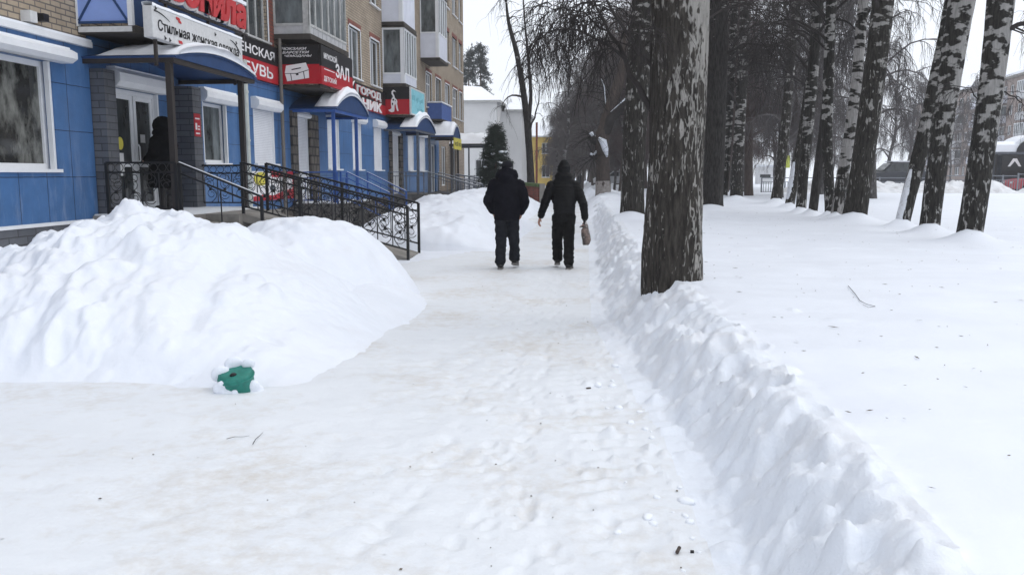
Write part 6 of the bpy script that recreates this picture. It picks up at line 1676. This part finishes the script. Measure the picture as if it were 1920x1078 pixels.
    j = MB(); V, F = ring_loft([(0, 0, .42, .30, .25), (0, 0, .45, .315, .26), (0, 0, .7, .29, .22), (0, 0, 1.0, .25, .19), (0, 0, 1.25, .23, .17), (0, 0, 1.36, .19, .14), (0, 0, 1.43, .12, .11)], 24); j.add(V, F)
    for s in (-1, 1): capsule(j, [(s * .19, 0, 1.31), (s * .275, .02, 1.05), (s * .22, .16, .92)], [.10, .09, .075], 14)
    ell(j, (0, -.02, 1.56), (.165, .17, .18), 16); ell(j, (0, -.04, 1.42), (.24, .18, .15), 12); ell(j, (0, -.03, 1.2), (.27, .2, .3), 12)
    fuse('coat', j, M['fur'], r, .014, 2, folds(22, 26, .012, 2.0))
    k = MB()
    for s in (-1, 1): capsule(k, [(s * .085, 0, .5), (s * .085, 0, .10)], [.075, .06]); capsule(k, [(s * .085, -.03, .05), (s * .085, .12, .045)], [.05, .045])
    fuse('boots', k, M['boot'], r, .012, 3)
    # tiny walker far down the path
    f = thing('person', 'tiny dark walker far away at the end of the path', 'person', (aY(1088, 345, 92)[0], 92, 0))
    b = MB(); ell(b, (0, 0, 1.62), (.09, .1, .13), 10); V, F = ring_loft([(0, 0, .8, .2, .14), (0, 0, 1.1, .24, .16), (0, 0, 1.4, .22, .14), (0, 0, 1.52, .08, .08)]); b.add(V, F)
    for s in (-1, 1): capsule(b, [(s * .1, 0, .85), (s * .1, .08 * s, .45), (s * .1, 0, .06)], [.1, .08, .07]); capsule(b, [(s * .22, 0, 1.4), (s * .28, .0, 1.1), (s * .27, .08, .85)], [.08, .07, .05])
    fuse('body', b, M['clothblack'], f, .03, 2)

M['bag'] = pm('bag_print', (.17, .125, .105), rough=.4, var=.7, scale=8, dirt=(.52, .49, .48))
M['baghandle'] = pm('bag_handle', (.6, .56, .55), rough=.5, var=.1)
# ------------------------------------------------------------------ small things on the snow, then everything in order
def build_small():
    # green bin, nearly buried
    c = aZ(458, 722, .10)
    t = thing('green_bin', 'turquoise green painted bin poking out of the foot of the big snow heap', 'bin', (c.x * (c.y + .27) / c.y - .03, c.y + .27, -.06)); t.scale = (.74, .70, .86); t.rotation_euler = (math.radians(16), math.radians(-9), .4)
    m = MB(); V = []; n = 28; prof = [(.02, .135), (.05, .15), (.20, .165), (.24, .172), (.27, .165), (.275, .13)]
    for z, r in prof:
        for i in range(n): a = 2 * math.pi * i / n; V.append((r * math.cos(a), r * math.sin(a), z - .03))
    m.add(V, [(k * n + i, k * n + (i + 1) % n, (k + 1) * n + (i + 1) % n, (k + 1) * n + i) for k in range(len(prof) - 1) for i in range(n)] + [tuple((len(prof) - 1) * n + i for i in range(n))])
    obj('body', m, M['green'], t, local=True, smooth=True)
    m = MB(); m.tube([(.172 * math.cos(2 * math.pi * i / 24), .172 * math.sin(2 * math.pi * i / 24), .205) for i in range(25)], .010, 6); obj('rim', m, M['green'], t, local=True)
    m = MB(); ell(m, (-.02, -.05, .248), (.035, .03, .016), 10); obj('dark_gap', m, M['iron'], t, local=True, smooth=True)  # dark lump put in for the shaded gap at the top of the bin
    # snow stuck on its front
    m = MB(); rs = random.Random(8)
    for (a, z, r) in ((-1.95, .07, .075), (-2.25, .10, .07), (-1.75, .03, .06), (-2.45, .05, .07), (-1.3, .02, .06), (-2.7, .15, .09), (-1.0, .04, .06), (-.55, .12, .07), (-2.5, .20, .05), (-2.15, .06, .10), (-1.55, .05, .07), (-2.9, .06, .10), (-.4, .05, .09), (-1.8, .13, .035), (.6, .26, .07), (1.6, .25, .10), (2.6, .22, .10)):
        ell(m, (.165 * math.cos(a), .165 * math.sin(a), z), (r, r * .55, r * .8), 12)
    fuse('snow', m, M['pile'], t, .01, 3)
    # litter
    def lit(name, label, cat, mb, mat, at, group=None): return tag(obj(name, mb, mat, origin=tuple(at)), label, cat, group)
    rs = random.Random(3)
    def twig(label, pts, r, group=None, zz=.012):
        P = []
        for (x, y) in pts:
            p = aZ(x, y, 0.0); 
            for _ in range(6): p = aZ(x, y, gz(p.x, p.y))
            P.append(p + Vector((0, 0, zz)))
        m = MB(); m.tube(P, [r * (1 - .6 * i / (len(P) - 1)) for i in range(len(P))], 5)
        return lit('twig', label, 'twig', m, M['twig'], P[0])
    twig('thin forked twig lying on the smooth snowfield right of the old birch', [(1590, 538), (1603, 553), (1612, 566), (1625, 573), (1641, 577), (1628, 579), (1618, 574)], .003)
    twig('short curved twig on the trodden snow at the lower left', [(474, 836), (480, 826), (487, 820), (493, 814)], .0025)
    twig('straight thin straw lying left of the short curved twig', [(425, 826), (440, 822), (455, 822), (468, 820)], .002)
    def chip(label, cat, name, x, y, sx, sy, mat, group=None, h=.02):
        p = aZ(x, y, 0)
        for _ in range(6): p = aZ(x, y, gz(p.x, p.y))
        m = MB(); a0 = rs.uniform(0, 3)
        pts = [(p.x + sx * math.cos(a0) * math.cos(2 * math.pi * i / 9) * rs.uniform(.7, 1.2) - sy * math.sin(a0) * math.sin(2 * math.pi * i / 9), p.y + sx * math.sin(a0) * math.cos(2 * math.pi * i / 9) + sy * math.cos(a0) * math.sin(2 * math.pi * i / 9) * rs.uniform(.7, 1.2), p.z) for i in range(9)]
        m.prism(pts, (0, 0, -.01), (0, 0, .006)); return lit(name, label, cat, m, mat, p, group)
    chip('dark scrap of bark on the path near the foot of the bank', 'litter', 'bark_scrap', 1103, 728, .024, .012, M['barkbrown'])
    chip('brown dead leaf at the left foot of the big heap', 'leaf', 'dead_leaf', 45, 708, .028, .02, M['barkbrown'])
    chip('brown dirty lump in the bank at the lower right, left of its grey twin', 'lump', 'dirt_lump', 1580, 1022, .022, .03, M['dirt'])
    chip('grey brown dirty lump in the bank, nearest the lower right corner', 'lump', 'dirt_lump', 1612, 1040, .018, .035, M['dirt'])
    p = aZ(1272, 1036, 0)
    for _ in range(6): p = aZ(1272, 1036, gz(p.x, p.y))
    m = MB(); m.tube([p + Vector((-.008, -.02, .012)), p + Vector((.006, .022, .014))], .008, 8); lit('cigarette_butt', 'brown cigarette butt among the snow clods by the bank', 'litter', m, M['barkbrown'], p)
    m = MB(); m.box(p.x + .05, p.x + .065, p.y + .0, p.y + .012, p.z, p.z + .01); lit('black_crumb', 'tiny black crumb right of the cigarette butt', 'litter', m, M['iron'], p + Vector((.055, 0, 0)))
    # dark specks strewn over the trodden path
    m = MB(); r2 = np.random.RandomState(6); pts = []
    for k in range(120):
        y = 2.5 + 11 * r2.rand() ** 1.3; x = xl(y) * .5 + r2.rand() * (xb(y) - .1 - max(xl(y), -4) * .6) if y > 6 else -2.6 + 3.1 * r2.rand()
        pts.append((x, y))
    X = np.array(pts); Z = terrain(X[:, 0][None], X[:, 1][None])[0]
    for (x, y), z in zip(pts, Z):
        s = .0025 + .0045 * r2.rand() ** 3; a = r2.rand() * 6.28
        m.add([(x + s * 1.6 * math.cos(a), y + s * 1.6 * math.sin(a), z + .006), (x - s * math.sin(a), y + s * math.cos(a), z + .008), (x - s * 1.6 * math.cos(a), y - s * 1.6 * math.sin(a), z + .006), (x + s * math.sin(a), y - s * math.cos(a), z + .004)], [(0, 1, 2, 3)])
    tag(obj('path_debris', m, M['dirt2']), kind='stuff')
    # bark flakes and seeds shed on the field
    m = MB(); r5 = np.random.RandomState(16); XY = []
    for k in range(520):
        y = 3 + 26 * r5.rand(); XY.append((float(xt(y)) + .15 + (1.5 + .55 * y) * r5.rand() ** 1.3, y))
    XY = np.array(XY); ZZ = terrain(XY[:, 0][None], XY[:, 1][None])[0]
    for (x, y), z in zip(XY, ZZ):
        s = .004 + .010 * r5.rand() ** 3; a = r5.rand() * 6.28; l = 1.5 + 2.5 * r5.rand()
        m.add([(x + s * l * math.cos(a), y + s * l * math.sin(a), z + .012), (x - s * .5 * math.sin(a), y + s * .5 * math.cos(a), z + .014), (x - s * l * math.cos(a), y - s * l * math.sin(a), z + .012), (x + s * .5 * math.sin(a), y - s * .5 * math.cos(a), z + .01)], [(0, 1, 2, 3)])
    tag(obj('bark_flakes', m, M['dirt2']), kind='stuff')
    # clods broken off the bank
    protos = []
    for s in range(4):
        mb = MB(); r3 = np.random.RandomState(20 + s)
        ell(mb, (0, 0, 0), (1, .85, .7), 10)
        me = bpy.data.meshes.new('snow_clod'); v = np.array(mb.v); v = v * (1 + .28 * fbm(v[:, 0] * 1.3 + 7 * s, v[:, 1] * 1.3 + v[:, 2] * 1.7, 3))[:, None]
        me.from_pydata(v.tolist(), [], mb.f); me.materials.append(M['clod']); me.polygons.foreach_set('use_smooth', np.ones(len(me.polygons), bool)); protos.append(me)
    r4 = random.Random(31)
    for k in range(40):
        y = 2.6 + 5.5 * r4.random(); x = float(xb(y)) - .02 - abs(r4.gauss(0, .17)); s = .010 + .028 * r4.random() ** 2.2
        o = link('snow_clod', protos[k % 4], None, None, (x, y, gz(x, y) + s * .1)); o.scale = (s * r4.uniform(.8, 1.4), s, s * r4.uniform(.7, 1)); o.rotation_euler = (0, 0, r4.uniform(0, 6))
        tag(o, 'small broken snow clod lying on the path at the foot of the bank', 'snow clod', 'snow clods along the foot of the bank')

M['dirt'] = pm('dirt_brown', (.20, .15, .10), rough=.95, var=.4, scale=30, dirt=(.45, .42, .38))
M['clod'] = pm('snow_clod', (.86, .885, .93), rough=.7, var=.03, scale=3)
M['crustsnow'] = snowmat('snow_crust', (.70, .72, .76), dirt=(.16, .15, .14), amount=.9, bscale=14, bump=.6, dscale=14)
M['dirt2'] = pm('debris', (.11, .085, .06), rough=.95, var=.5, scale=8)

build_trees()
build_ground()
build_piles()
build_house()
build_entrances()
build_signs()
build_far()
build_people()
build_small()
# ------------------------------------------------------------------ frosty air that pales what stands far off
hz = MB(); hz.box(-175, 175, -22, 345, -2.0, 36.0)
ho = tag(obj('haze', hz, None), kind='stuff')
hm = bpy.data.materials.new('haze'); hm.use_nodes = True
for n_ in list(hm.node_tree.nodes):
    if n_.type == 'BSDF_PRINCIPLED': hm.node_tree.nodes.remove(n_)
pv = hm.node_tree.nodes.new('ShaderNodeVolumePrincipled'); pv.inputs['Color'].default_value = (1, 1, 1, 1); pv.inputs['Density'].default_value = .0006; pv.inputs['Anisotropy'].default_value = .2
hm.node_tree.links.new(pv.outputs[0], [n_ for n_ in hm.node_tree.nodes if n_.type == 'OUTPUT_MATERIAL'][0].inputs['Volume'])
ho.data.materials.append(hm)
